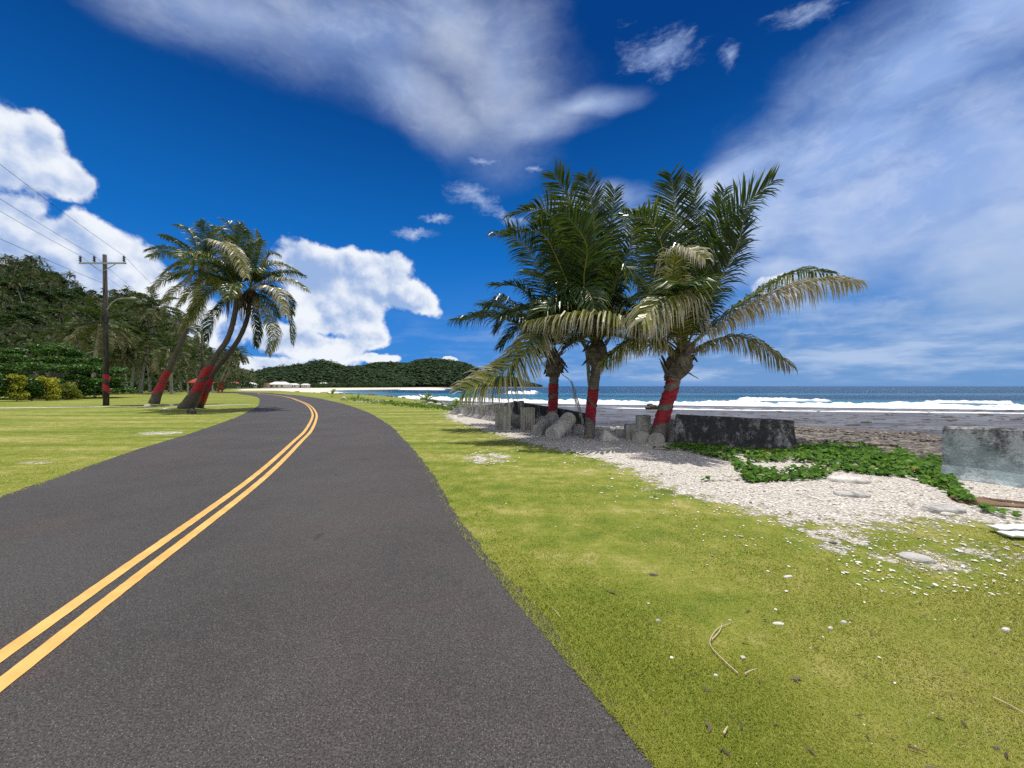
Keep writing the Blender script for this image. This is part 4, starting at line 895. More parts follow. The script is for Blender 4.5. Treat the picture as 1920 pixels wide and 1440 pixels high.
# --- generic palms, built once per kind and copied
def proto_palm(hgt, lean, L, nf, nleaf, wid, mat, seed, red=False, leaf=0.85, curve=0.3):
    global rng
    keep = rng; rng = np.random.default_rng(seed)
    root = empty('coconut_palm'); tp = [(0, 0, -0.4), (lean * 0.2, 0, hgt * .3), (lean * .55, 0, hgt * .65), (lean, 0, hgt)]
    path = catmull(tp, 14); mb = MB(); tube(mb, path, np.interp(np.linspace(0, 1, 14), [0, .12, 1], [.34, .2, .14]), 8); mb.build('trunk', M['fartrunk'], root, smooth=True)
    if red:
        mb = MB(); tube(mb, path[1:5], np.interp(np.linspace(0, 1, 14), [0, .12, 1], [.34, .2, .14])[1:5] + .03, 8, cap=False, jitter=.1); mb.build('red_wrap', M['red'], root, smooth=True)
    ml = MB(); c = path[-1]
    for i in range(nf):
        az = i * 2.39996 + rng.normal(0, .2); q = (i + .5) / nf; e = D2R(82 - 110 * q ** 0.9 + rng.normal(0, 7)); ll = L * rng.uniform(.8, 1.08) * (0.75 + .25 * min(1, 3 * q))
        frond(None, ml, arc(c, az, e, D2R(55 + 30 * q), ll, (-.12, 0, 0), 6), leaf=leaf, n=nleaf, droop=.7, dry=.45 + .9 * q ** 1.6, tipdry=.3, wid=wid, seg=2, wind=(-.1, 0, 0))
    ml.build('crown', M[mat], root); rng = keep
    return root
def kids(o): return [c for c in bpy.data.objects if c.parent == o]
def clone(src, loc, rz, sc, label, cat, group):
    r = src.copy(); COL.objects.link(r); r.location = [float(c) for c in loc]; r.rotation_euler = (0, 0, rz); r.scale = (sc,) * 3
    for ch in SRC_KIDS[src.name]:
        c = ch.copy(); COL.objects.link(c); c.parent = r
    for k in ('label', 'category', 'group'):
        if k in r: del r[k]
    tag(r, label, cat, group); return r
SRC_KIDS = {}
PALMS = [proto_palm(9.5, 1.3, 4.2, 26, 26, .07, 'hillpalm', 11), proto_palm(8.0, -0.9, 4.4, 24, 26, .07, 'hillpalm', 12), proto_palm(11.0, 2.2, 4.0, 26, 26, .07, 'hillpalm', 13), proto_palm(6.5, 0.5, 4.6, 22, 26, .07, 'hillpalm', 14)]
REDP = proto_palm(10.5, 4.6, 3.9, 26, 30, .07, 'hillpalm', 15, red=True)

def leaf_cloud(mb, centers, rads, per, size, flat=0.7, up=0.35, tone=0.5, shell=0.55):
    for c, r in zip(centers, rads):
        n = per; d = nrm(rng.normal(0, 1, (n, 3))); d[:, 2] = np.abs(d[:, 2]) * 1.0 * np.where(rng.random(n) < .8, 1, -1); rad = r * (shell + (1 - shell) * rng.random(n) ** .6)
        p = c + d * rad[:, None] * (1, 1, flat); nn_ = nrm(d + rng.normal(0, .55, (n, 3)) + (0, 0, up)); a = nrm(np.cross(nn_, rng.normal(0, 1, (n, 3)))); b = np.cross(nn_, a)
        s = size * rng.uniform(.6, 1.25, n)[:, None]
        v = np.stack([p - a * s, p - b * s * .55 + nn_ * s * .12, p + a * s, p + b * s * .55 + nn_ * s * .12], 1).reshape(-1, 3); f = np.arange(4 * n).reshape(-1, 4)
        t = np.clip(tone + rng.normal(0, .28, n), 0, 1.6); mb.add(v, f, np.repeat(t, 4))
def proto_broad(hgt, rad, clumps, per, size, mat, seed, flat=.75):
    global rng
    keep = rng; rng = np.random.default_rng(seed); root = empty('broadleaf_tree')
    mb = MB(); tube(mb, catmull([(0, 0, -.5), (.1, 0, hgt * .3), (.2, .1, hgt * .6)], 8), np.linspace(.35, .16, 8), 7)
    cs = []
    for i in range(clumps):
        d = nrm(rng.normal(0, 1, 3)); d[2] = abs(d[2]) * .9 - .15; q = d * rad * rng.uniform(.45, .95); q = q * (1, 1, .8) + (0, 0, hgt * .62); cs.append(q)
        if i % 3 == 0: tube(mb, [(.15, 0, hgt * .4), q * (.5, .5, 1) - (0, 0, .3), q], [.12, .07, .02], 4)
    mb.build('trunk', M['fartrunk'], root, smooth=True); ml = MB(); leaf_cloud(ml, cs, [rad * rng.uniform(.28, .46) for _ in cs], per, size, flat); ml.build('crown', M[mat], root); rng = keep; return root
BROAD = [proto_broad(7.5, 3.8, 26, 90, .34, 'broad', 21), proto_broad(6, 3.2, 22, 90, .32, 'broad', 22), proto_broad(9, 4.2, 30, 90, .36, 'broad', 23)]
for q in PALMS + [REDP] + BROAD: SRC_KIDS[q.name] = kids(q)
used = set()
def place(src, loc, rz, sc, label, cat, group):
    if src.name not in used:
        used.add(src.name); src.location = [float(c) for c in loc]; src.rotation_euler = (0, 0, rz); src.scale = (sc,) * 3; return tag(src, label, cat, group)
    return clone(src, loc, rz, sc, label, cat, group)

# grove behind the lawn: (base px, crown px, crown py, distance, kind, label)
GROVE = [
 (262, 293, 580, 85, 2, 'pale-trunked palm standing clear against the sky above the grove'),
 (246, 260, 632, 82, 0, 'grey-trunked palm left of the tall pale-trunked one in the grove'),
 (230, 246, 668, 82, 3, 'short leaning palm at the left front of the grove'),
 (173, 176, 608, 72, 1, 'palm with straw-coloured drooping fronds directly behind the near utility pole'),
 (322, 318, 655, 78, 3, 'broad low palm behind the slender wrapped palm'),
 (212, 216, 640, 88, 1, 'dark palm just right of the near utility pole'),
 (300, 300, 690, 90, 3, 'small palm low in the grove between the two wrapped trunks'),
 (352, 348, 690, 95, 3, 'low palm left of the red roofed shelter'),
 (340, 338, 662, 100, 0, 'palm with dark crown rising left of the far utility pole'),
 (282, 276, 650, 98, 1, 'palm deep in the grove behind the pale trunks'),
 (196, 200, 668, 80, 3, 'low palm hidden half behind the near utility pole'),
 (373, 372, 672, 118, 0, 'far palm beside the second utility pole'),
 (400, 398, 690, 125, 3, 'small far palm behind the leaning trunks'),
 (238, 232, 612, 100, 2, 'tall thin palm deep in the left of the grove'),
 (318, 320, 612, 112, 2, 'palm top showing between hillside and slender wrapped palm'),
 (150, 146, 628, 84, 0, 'palm above the right end of the glossy green tree'),
 (415, 428, 668, 100, 9, 'red wrapped palm right behind the crossed pair'),
 (393, 414, 668, 108, 9, 'thin red wrapped palm, second behind the crossed pair'),
 (408, 452, 662, 92, 9, 'leaning red wrapped palm at the road edge far behind the crossed pair'),
]
HT = {0: 9.5, 1: 8.0, 2: 11.0, 3: 6.5, 9: 10.5}; LN = {0: 1.3, 1: -.9, 2: 2.2, 3: .5, 9: 4.6}
for bx, cx_, cy_, Y, k, lab in GROVE:
    b = np.array([(bx - CX) / F * Y, Y, 0.0]); hgt = H + (HY - cy_) / F * Y; sc = hgt / HT[k]; src = REDP if k == 9 else PALMS[k]
    o = place(src, b, 0 if (cx_ - bx) * LN[k] >= 0 else math.pi, sc * (1.0), lab, 'palm tree', 'palms of the grove behind the lawn')

# left hill
def build_hill():
    xs = np.linspace(-520, -108, 110); ys = np.linspace(-20, 740, 160); X, Yy = np.meshgrid(xs, ys, indexing='ij'); xy = np.stack([X, Yy], -1).reshape(-1, 2)
    h = hill_height(xy) - 0.15 - 5 * sst(xy[:, 0] - footx(xy[:, 1]), 0.5, 8); nx, ny = len(xs), len(ys); idx = np.arange(nx * ny).reshape(nx, ny)
    f = np.stack([idx[:-1, :-1], idx[1:, :-1], idx[1:, 1:], idx[:-1, 1:]], -1).reshape(-1, 4); mb = MB(); mb.add(np.c_[xy, h + 0.02], f)
    tag(mb.build('hill', M['hillground'], smooth=True), kind='structure')
build_hill()
def vis_hill(x, y):
    return x / y > -1.45
# trees on the hill: the nearest and largest as trees of their own, the others as one mass
spots = []; tries = 0; cell = {}
while len(spots) < 1500 and tries < 60000:
    tries += 1
    y = 60 + 600 * rng.random() ** 1.25; d = rng.uniform(-2, 122); x = footx(y) - d
    if x / y < -1.40: continue
    r = 5.6 + y * .004; key = (int(x // 8), int(y // 8)); near_ = [q for i in (-1, 0, 1) for j in (-1, 0, 1) for q in cell.get((key[0] + i, key[1] + j), [])]
    if any((x - a) ** 2 + (y - b) ** 2 < r * r for a, b in near_): continue
    cell.setdefault(key, []).append((x, y)); spots.append((x, y, d, rng.random() < .60, hill_height(np.array([[x, y]]))[0]))
spots.sort(key=lambda q: math.hypot(q[0], q[1]))
npalm = nbroad = 0; mb = MB(); ucs = []; urs = []
for x, y, d, isp, z in spots:
    crest = d > 108
    if isp and npalm < 215:
        npalm += 1; zn = 'along the skyline' if d > 100 else ('on the upper slope' if d > 50 else 'on the lower slope'); place(PALMS[rng.integers(0, 4)], (x, y, z), rng.uniform(-.8, .8) + (math.pi if rng.random() < .4 else 0), rng.uniform(.75, 1.05), 'coconut palm standing in the forest ' + zn + ' of the left hill', 'palm tree', 'palms ' + zn + ' of the left hill')
    elif not isp and nbroad < 130:
        nbroad += 1; zn = 'along the skyline' if d > 100 else ('on the upper slope' if d > 50 else 'on the lower slope'); place(BROAD[rng.integers(0, 3)], (x, y, z), rng.random() * 6.28, rng.uniform(.7, 1.05), 'round dark broadleaf tree among palms ' + zn + ' of the left hill', 'tree', 'broadleaf trees ' + zn + ' of the left hill')
    elif isp:
        hh = rng.uniform(6, 10); b0 = np.array([x, y, z]); tube(mb, [b0, b0 + (rng.normal(0, .8), 0, hh)], [.25, .15], 4, a=1.5); t0 = b0 + (0, 0, hh)
        for q2 in range(15):
            az = q2 * 2.4 + rng.random() * .4; e = rng.uniform(-.5, 1.1); A2 = np.array([math.cos(az), math.sin(az), 0]); B2 = np.array([-A2[1], A2[0], 0]); L = rng.uniform(3.2, 4.4)
            m1 = t0 + A2 * L * .5 * math.cos(e) + (0, 0, L * .5 * math.sin(e)); e1 = m1 + A2 * L * .5 + (0, 0, L * .5 * math.sin(e - 1.1)); mb.add([t0, m1 - B2 * .42 - (0, 0, .3), m1, m1 + B2 * .42 - (0, 0, .3), e1], [(0, 1, 2), (0, 2, 3), (1, 4, 2), (2, 4, 3)], rng.uniform(.3, 1.3))
    else: ucs.append((x, y, z + 3.5)); urs.append(rng.uniform(3, 4.6)); ucs.append((x + 2, y, z + 5)); urs.append(rng.uniform(2, 3.2))
leaf_cloud(mb, np.array(ucs), urs, 170, .55, .8, tone=.45)
tag(mb.build('hill_forest', M['hillpalm']), 'farther palms and trees merging into forest high on the left hill', 'forest', kind='stuff')
mb = MB(); cs = []
while len(cs) < 3400:
    y = 55 + 600 * rng.random() ** 1.4; x = footx(y) - rng.uniform(-3, 122)
    if not vis_hill(x, y): continue
    cs.append((x, y, hill_height(np.array([[x, y]]))[0] + .8))
leaf_cloud(mb, np.array(cs), rng.uniform(2.4, 5.0, len(cs)), 46, .62, .6)
tag(mb.build('hillside_undergrowth', M['broad']), 'dense dark undergrowth covering the slope of the left hill', 'undergrowth', kind='stuff')

# broad glossy tree and crotons at the lawn edge
def canopy_tree():
    root = empty('sea_almond_tree', (-60.5, 50, 0), 'wide glossy green tree with layered low canopy behind the yellow shrubs', 'tree')
    mb = MB(); tube(mb, catmull([(0, 0, -.2), (.2, 0, 1.5), (0, .3, 3.2)], 8), np.linspace(.4, .2, 8), 9)
    cs = []; rs = []
    for layer, (z, R_, n) in enumerate([(1.4, 8.6, 46), (2.7, 8.4, 50), (4.0, 7.4, 42), (5.1, 5.8, 30), (6.0, 3.8, 16), (6.6, 1.8, 6)]):
        for i in range(n):
            a = rng.random() * 6.28; r = R_ * math.sqrt(rng.uniform(.25, 1)); cs.append((r * math.cos(a), r * .85 * math.sin(a), z + rng.normal(0, .18) - 0.03 * r)); rs.append(rng.uniform(.8, 1.35))
    for i in range(0, len(cs), 7): tube(mb, [(0, .2, 2.0), (cs[i][0] * .5, cs[i][1] * .5, cs[i][2] - .3), cs[i]], [.12, .07, .02], 5)
    mb.build('trunk', M['fartrunk'], root); ml = MB(); leaf_cloud(ml, np.array(cs), rs, 150, .17, .38, up=.9, tone=.62); ml.build('crown', M['canopy'], root)
canopy_tree()
def shrub(name, x, y, w, h, mat, label, n=40, tone=.8, size=.1, dark=None):
    root = empty(name, (x, y, 0), label, 'shrub'); cs = []; rs = []
    for i in range(n):
        a = rng.random() * 6.28; r = w / 2 * math.sqrt(rng.random()) * .8; z = rng.uniform(.15, .85) * h; r *= math.sqrt(max(.15, 1 - (z / h) ** 3)); cs.append((r * math.cos(a), r * .8 * math.sin(a), z)); rs.append(rng.uniform(.10, .22) * (w + h) / 2)
    mb = MB()
    for i in range(6): tube(mb, [(0, 0, -.1), (cs[i][0] * .4, cs[i][1] * .4, h * .3), cs[i]], [.04, .03, .01], 4)
    mb.build('stem', M['fartrunk'], root); ml = MB(); leaf_cloud(ml, np.array(cs), rs, 110, size, .9, tone=tone); ml.build('foliage', M[mat], root)
for (px, Y, w, h, mat, lab, tone) in [(-6, 39.5, 3.2, 2.7, 'canopy', 'dark green clipped shrub at the left edge of the frame', .2), (31, 40, 1.7, 3.0, 'croton', 'yellow-green croton shrub, left of the two bright ones', .75),
        (60, 41.5, 2.6, 2.5, 'canopy', 'dark green shrub between the two yellow crotons', .3), (88, 42.5, 2.3, 2.8, 'croton', 'bright yellow croton shrub in the middle of the hedge', 1.0),
        (122, 45, 3.2, 2.2, 'croton', 'olive croton shrub right of the bright yellow one', .35), (150, 48, 3.4, 2.3, 'canopy', 'low dark shrub near the right end of the hedge', .3), (178, 51, 3.4, 2.3, 'canopy', 'last dark shrub of the hedge, beside the utility pole', .45)]:
    shrub('croton_shrub' if mat == 'croton' else 'shrub', (px - CX) / F * Y, Y, w, h, mat, lab, tone=tone)

# ------------------------------------------------------------------ utility poles and wires
def upole(base, hgt, label, arm=1.9, lamp=True, red=True, sc=1.0):
    root = empty('utility_pole', base, label, 'utility pole'); mb = MB(); tube(mb, [(0, 0, -.3), (-.02, 0, hgt * .5), (-.12, 0, hgt)], [.20 * sc, .17 * sc, .13 * sc], 12); mb.build('pole', M['polewood'], root, smooth=True)
    top = hgt - .75; mb = MB(); box(mb, (-.11, -.17, top), arm * 2, .10, .12); 
    mb.build('crossarm', M['steel'], root); mb = MB()
    for s in (-1, 1): tube(mb, [(-.1 + s * arm * .55, -.16, top - .06), (-.1 + s * .1, -.16, top - .62)], .03, 6)
    mb.build('brace', M['steel'], root)
    xs = [-arm * .96, -arm * .36, arm * .92]
    for x in xs:
        mb = MB(); tube(mb, [(x - .11, -.17, top + .06), (x - .11, -.17, top + .62)], .035, 6)
        for k in range(3): tube(mb, [(x - .11, -.17, top + .16 + k * .15), (x - .11, -.17, top + .21 + k * .15), (x - .11, -.17, top + .27 + k * .15)], [.10, .09, .045], 8)
        mb.build('insulator', M['insul'], root)
    if lamp:
        mb = MB(); z = hgt * .635; tube(mb, [(.12, -.05, z), (.55, -.1, z + .55), (1.1, -.15, z + .85), (1.6, -.2, z + .9), (2.1, -.2, z + .93)], .035, 7); lo = mb.build('lamp_arm', M['steel'], root)
        mb = MB(); tube(mb, [(2.1, -.2, z + .93), (2.35, -.2, z + .93), (2.65, -.2, z + .9)], [.05, .11, .06], 8); mb.build('lamp_head', M['steel'], lo, smooth=True)
        mb = MB(); tube(mb, [(0.17, -.1, hgt * .55), (.17, -.1, hgt * .55 + .5)], .12, 8); box(mb, (-.22, -.1, hgt * .575), .2, .2, .4); mb.build('terminal_box', M['wire'], root)
    if red:
        path = np.array([(0, 0, 0), (0, 0, 1.5), (-.01, 0, 3.0)]); path = catmull(path, 20)
        wrap(root, path + np.array(base), np.full(20, .195 * sc), 0.75, 2.55, 1.0, .58, off=.012, flip=-1, n_loc=np.array(base, float))
    return root, [(base[0] + x - .11, base[1] - .17, top + .62) for x in xs], top
B1 = G(199, 760.5); B1[2] = 0
B2_ = np.array([(379 - CX) / F * 73.0, 73.0, 0.0])
p1, ins1, top1 = upole(tuple(B1), 12.4, 'near utility pole with crossarm, street lamp arm and red cloth spiral at its foot')
p2, ins2, top2 = upole(tuple(B2_), 12.3, 'far utility pole rising behind the crossed leaning palms', lamp=False, red=False)
DV = (B1 - B2_); B0 = B1 + nrm(DV) * 46; B3 = B2_ + np.array([-38.0, 34.0, 0])
def wires(a, b, sag, rad, label, n=24):
    t = np.linspace(0, 1, n)[:, None]; p = np.array(a) * (1 - t) + np.array(b) * t; p[:, 2] -= (4 * sag * t * (1 - t))[:, 0]
    mb = MB(); tube(mb, p, rad, 4, cap=False); o = mb.build('power_line', M['wire'], origin=a); return tag(o, label, 'power line', 'overhead lines of the utility poles')
for i, nm in enumerate(('left', 'middle', 'right')):
    a = np.array(ins1[i]); off = a - B1; wires(a, B0 + off, .75, .012, f'overhead wire running from the {nm} insulator of the near pole towards the viewer')
    wires(a, ins2[i], .8, .012, f'overhead wire between the {nm} insulators of the two poles')
wires(B1 + (-.1, 0, 10.0), B0 + (-.1 - 3, 0, 10.4), .7, .012, 'lower thin wire leaving the near pole towards the left edge')
for i, z in enumerate((7.0, 6.8)):
    wires(B1 + (-.2, -.1, z), B1 + np.array([-26, 4.0, z + .6 + .2 * i]), .9, .035, ('upper' if i == 0 else 'lower') + ' thick black cable sagging left from the near pole before the hillside')

# red roofed shelter by the road
def shelter():
    b = np.array([(376 - CX) / F * 82, 82.0, 0]); root = empty('roadside_shelter', b, 'small open shelter with red hipped roof beyond the leaning palms', 'shelter'); mb = MB()
    v = [(-2.1, -1.4, 2.35), (2.1, -1.4, 2.35), (2.1, 1.4, 2.35), (-2.1, 1.4, 2.35), (-.8, 0, 3.3), (.8, 0, 3.3), (-2.1, -1.4, 2.27), (2.1, -1.4, 2.27), (2.1, 1.4, 2.27), (-2.1, 1.4, 2.27)]
    mb.add(v, [(0, 1, 5, 4), (1, 2, 5), (2, 3, 4, 5), (3, 0, 4), (6, 9, 8, 7), (0, 6, 7, 1), (1, 7, 8, 2), (2, 8, 9, 3), (3, 9, 6, 0)]); mb.build('roof', M['roofred'], root)
    for x in (-1.7, 1.7):
        for y in (-1.1, 1.1): mb = MB(); box(mb, (x, y, 1.13), .16, .16, 2.27); mb.build('post', M['wallpaint'], root)
    mb = MB(); box(mb, (0, 1.0, .45), 3.1, .4, .1); mb.build('bench', M['wallpaint'], root)
shelter()

# ------------------------------------------------------------------ far side of the bay
def ridge(name, pts, W, back, seed, base=-1.2, front_pow=1.25):
    """pts: (px, py of the wooded skyline, distance)"""
    n = 110; px = np.array([p[0] for p in pts], float); q = np.linspace(px[0], px[-1], n)
    py = np.interp(q, px, [p[1] for p in pts]); Y = np.interp(q, px, [p[2] for p in pts])
    d = np.stack([(q - CX) / F, np.ones(n)], 1); R_ = np.maximum(H + (HY - py) / F * Y - TREE_H, 0.6); dn = nrm(d)
    k = 26; tt = np.linspace(-1, 1, k); V = np.zeros((n, k, 3))
    for j, t in enumerate(tt):
        off = t * (W if t < 0 else back); xy = d * Y[:, None] + dn * off; p3 = np.c_[xy, np.zeros(n)]
        gul = 0.16 * fbm3(p3 + seed, 0.022, 3) * math.sin(abs(t) * math.pi)
        V[:, j, :2] = xy; V[:, j, 2] = base + (R_ - base) * ((1 - abs(t) ** front_pow) + gul)
    idx = np.arange(n * k).reshape(n, k); f = np.stack([idx[:-1, :-1], idx[1:, :-1], idx[1:, 1:], idx[:-1, 1:]], -1).reshape(-1, 4)
    mb = MB(); mb.add(V.reshape(-1, 3), f); tag(mb.build(name, M['hillground'], smooth=True), kind='structure'); return V
TREE_H = 7.0
A_ = ridge('hill', [(405, 712, 560), (434, 702, 560), (469, 698, 560), (502, 689, 560), (532, 686, 560), (570, 681, 570), (597, 674, 580), (624, 678, 590), (651, 687, 610), (690, 691, 640), (730, 699, 660), (775, 711, 680)], 140, 160, 3.0, base=-2.5)
TREE_H = 9.0
B_ = ridge('hill', [(600, 700, 900), (650, 688, 880), (683, 685, 850), (700, 680, 840), (732, 679, 840), (767, 681, 850), (781, 675, 860), (813, 672, 880), (840, 674, 900), (870, 679, 920), (900, 692, 950), (925, 706, 1000)], 230, 200, 8.0, base=-3.0, front_pow=1.5)
TREE_H = 3.0
C_ = ridge('headland', [(880, 699, 1040), (905, 702, 1040), (930, 706, 1040), (957, 706, 1050), (975, 710, 1060), (992, 717, 1080), (1016, 722.6, 1090)], 80, 60, 5.0, base=-3.0, front_pow=2.2)
def forest(name, V, count, size, label, per=5, th=4.0, trees=0):
    n, k, _ = V.shape; mb = MB(); i = rng.uniform(0, n - 1.001, count); j = rng.uniform(0, k * .62, count); i0 = i.astype(int); j0 = j.astype(int); fi = (i - i0)[:, None]; fj = (j - j0)[:, None]
    p = V[i0, j0] * (1 - fi) * (1 - fj) + V[i0 + 1, j0] * fi * (1 - fj) + V[i0, j0 + 1] * (1 - fi) * fj + V[i0 + 1, j0 + 1] * fi * fj
    ok = p[:, 2] > -0.6; p = p[ok]; count = len(p); p[:, 2] += rng.uniform(.2, .9, count) * th
    rs = size * rng.uniform(.6, 1.9, count)
    N_ = count * per; c = np.repeat(p, per, 0); r = np.repeat(rs, per); dd = nrm(rng.normal(0, 1, (N_, 3))); dd[:, 2] = np.abs(dd[:, 2]); q = c + dd * r[:, None] * (1, 1, .8)
    nn_ = nrm(dd + rng.normal(0, .25, (N_, 3)) + (0, 0, 1.6)); a = nrm(np.cross(nn_, rng.normal(0, 1, (N_, 3)))); b = np.cross(nn_, a); s = (r * rng.uniform(.35, .7, N_))[:, None]
    v = np.stack([q - a * s, q - b * s, q + a * s, q + b * s], 1).reshape(-1, 3); tone = np.repeat(np.clip(.5 + rng.normal(0, .22, count), 0, 1.6), per) + rng.normal(0, .08, N_)
    mb.add(v, np.arange(4 * N_).reshape(-1, 4), np.repeat(np.clip(tone, 0, 1.8), 4))
    for _ in range(trees):                                           # palm tops standing over the skyline
        ii = rng.integers(0, n - 1); jj = k // 2 + rng.integers(-2, 1); b0 = V[ii, jj] + (rng.normal(0, 2), rng.normal(0, 3), 0); hh = th + rng.uniform(0.5, 3.6); tube(mb, [b0, b0 + (rng.normal(0, .6), 0, hh)], .28, 4, a=.8)
        for q2 in range(9):
            az = q2 * .7 + rng.random(); A2 = np.array([math.cos(az), math.sin(az), 0]); B2 = np.array([-A2[1], A2[0], 0]); t0 = b0 + (0, 0, hh); L = rng.uniform(2.2, 3.4); m1 = t0 + A2 * L * .55 + (0, 0, .8); e1 = t0 + A2 * L - (0, 0, .7)
            mb.add([t0, m1 - B2 * .5, e1, m1 + B2 * .5], [(0, 1, 2, 3)], .5)
    tag(mb.build(name, M['farleaf'], smooth=False), label, 'forest', kind='stuff')
forest('forest', A_, 17000, 2.0, 'palm forest covering the hill behind the beach houses', 4, 6.0, 90)
forest('forest', B_, 20000, 2.7, 'dark forest covering the steep hill above the far end of the beach', 4, 8.0, 12)
forest('forest', C_, 3500, 1.9, 'scrub on the low rocky headland at the end of the bay', 5, 2.5)
# belt of trees on the flat behind the beach and by the road's end
mb = MB(); cs = []
while len(cs) < 620:
    t = rng.uniform(0, 1); i = rng.integers(14, 18); a, b = SHORE[i], SHORE[i + 1]; q = a + (b - a) * t; dr = nrm(np.array([-(b[1] - a[1]), (b[0] - a[0])])); q = q + dr * rng.uniform(14, 75)
    cs.append((q[0], q[1], rng.uniform(0.8, 3.2)))
leaf_cloud(mb, np.array(cs), rng.uniform(2.0, 4.2, len(cs)), 34, .8, .8); tag(mb.build('tree_belt', M['farleaf']), 'belt of low trees between the beach and the far hills', 'trees', kind='stuff')
mb = MB(); cs = []
while len(cs) < 620:
    px = rng.uniform(-60, 470); Y = rng.uniform(104, 165); x = (px - CX) / F * Y; q = np.array([[x, Y]])
    if on_road(q, 3.0)[0][0] or sdist(q, SHORE)[0] < 16: continue
    cs.append((x, Y, rng.uniform(0.4, 2.0) + hill_height(q)[0]))
leaf_cloud(mb, np.array(cs), rng.uniform(1.6, 3.2, len(cs)), 60, .40, .9); tag(mb.build('thicket', M['broad']), 'dark thicket under the grove where the road bends away', 'thicket', kind='stuff')

def house(px, py, w, Y, roof, label, hip=True, wallh=2.6):
    k = Y / F; x = (px - CX) * k; ww = w * k; z0 = H + (HY - py) * k; b = np.array([x, Y, max(z0 - wallh, 0.1)]); root = empty('house', b, label, 'house', 'houses behind the beach'); dpt = min(ww * .7, 9)
    mb = MB(); box(mb, (0, 0, wallh / 2 - .2), ww * .88, dpt * .85, wallh + .4); w_ = mb.build('wall', M['wallpaint'], root)
    for i in range(3):
        mb = MB(); box(mb, ((i - 1) * ww * .27, -dpt * .425 - .02, wallh * .55), ww * .11, .06, 1.0); mb.build('window', M['window'], root)
    e = .5; r = min(dpt * .22, 2.2); mb = MB(); a = ww / 2; c = dpt / 2; q = a * .6 if hip else a
    mb.add([(-a, -c, wallh), (a, -c, wallh), (a, c, wallh), (-a, c, wallh), (-q, 0, wallh + r), (q, 0, wallh + r), (-a, -c, wallh - .15), (a, -c, wallh - .15), (a, c, wallh - .15), (-a, c, wallh - .15)],
           [(0, 1, 5, 4), (1, 2, 5), (2, 3, 4, 5), (3, 0, 4), (6, 9, 8, 7), (0, 6, 7, 1), (1, 7, 8, 2), (2, 8, 9, 3), (3, 9, 6, 0)]); mb.build('roof', M[roof], root)
house(438, 719, 20, 250, 'roofred', 'leftmost beach house with red roof, beside the wrapped palms', wallh=3)
house(466, 722, 26, 265, 'roofwhite', 'beach house with grey-white roof right of the leftmost red roof')
house(499, 722, 15, 280, 'roofred', 'small beach house with red roof between white roofed ones')
house(525, 722, 34, 285, 'roofwhite', 'long beach house with wide white roof', wallh=2.8)
house(551, 722.5, 17, 300, 'roofwhite', 'white roofed beach house at the right end of the long white roof')
house(573, 723, 14, 310, 'roofwhite', 'small pale house standing alone at the back of the sand')
house(607, 719, 13, 400, 'roofwhite', 'white roofed house set higher among trees behind the beach', wallh=2.4)
house(673, 722.5, 7, 440, 'roofwhite', 'tiny white building at the far end of the beach', wallh=2.4)

# ------------------------------------------------------------------ seawall remains
def wall_block(name, label, A, B, hA, hB, flare, thick, mat, back=0.12, nseg=70, low=0.35, flute=0.0, drop=0.1):
    A = np.asarray(A, float); B = np.asarray(B, float); L = np.linalg.norm((B - A)[:2]); u = nrm((B - A) * (1, 1, 0)); nb = np.array([-u[1], u[0], 0.0])
    if nb[1] < 0: nb = -nb                                              # away from the viewer
    prof = [(0, -drop), (0, 0.0), (flare * .45, .10), (flare * .78, .24), (flare * .95, .42), (flare + back * .3, .62), (flare + back * .7, .86), (flare + back * .9, .965), (flare + back + .03, 1.0),
            (flare + back + thick * .5, 1.0), (flare + back + thick - .03, 1.0), (flare + back + thick, .96), (flare + back + thick + .02, .5), (flare + back + thick + .05, -drop)]
    k = len(prof); V = np.zeros((nseg, k, 3)); s = np.linspace(0, 1, nseg)
    for i in range(nseg):
        h = hA + (hB - hA) * s[i]; c = A + (B - A) * s[i]
        for j, (o, z) in enumerate(prof):
            fl = flute * math.sin(s[i] * L * 26) * (1 if 1 < j < 7 else 0)
            V[i, j] = c + nb * (o + fl) + np.array([0, 0, z * h])
    p = V.reshape(-1, 3); nz = fbm3(p, 3.1, 4)[:, None] * 0.026 + fbm3(p + 9, 11.0, 2)[:, None] * .012; p = p + nz * np.array([nb + (0, 0, .7)])
    e = np.zeros((nseg, k)); e[0] = e[-1] = 1; p = p + (e.ravel() * fbm3(p, 6.0, 3) * .035)[:, None] * u
    idx = np.arange(nseg * k).reshape(nseg, k); f = np.stack([idx[:-1, :], idx[1:, :], np.roll(idx, -1, 1)[1:, :], np.roll(idx, -1, 1)[:-1, :]], -1).reshape(-1, 4).tolist()
    f.append(list(idx[0])[::-1]); f.append(list(idx[-1])); root = empty(name, A, label, 'sea wall'); mb = MB(); mb.add(p - A, [tuple(q) for q in f]); w = mb.build('wall_slab', M[mat], root); return root, A, B, nb, u
r_, A, B, nb, u = wall_block('sea_wall_section', 'grey-blue weathered concrete sea wall section at the right edge of the photo', (7.45, 6.72, -.02), (9.1, 4.25, -.05), .90, 1.02, .28, .22, 'wallgrey')
r_, A, B, nb, u = wall_block('sea_wall_section', 'dark fluted sea wall section right of the wrapped palm, behind the vines', G(1262, 834), G(1494, 850), .80, .74, .22, .20, 'walldark', back=.28, flute=.010)
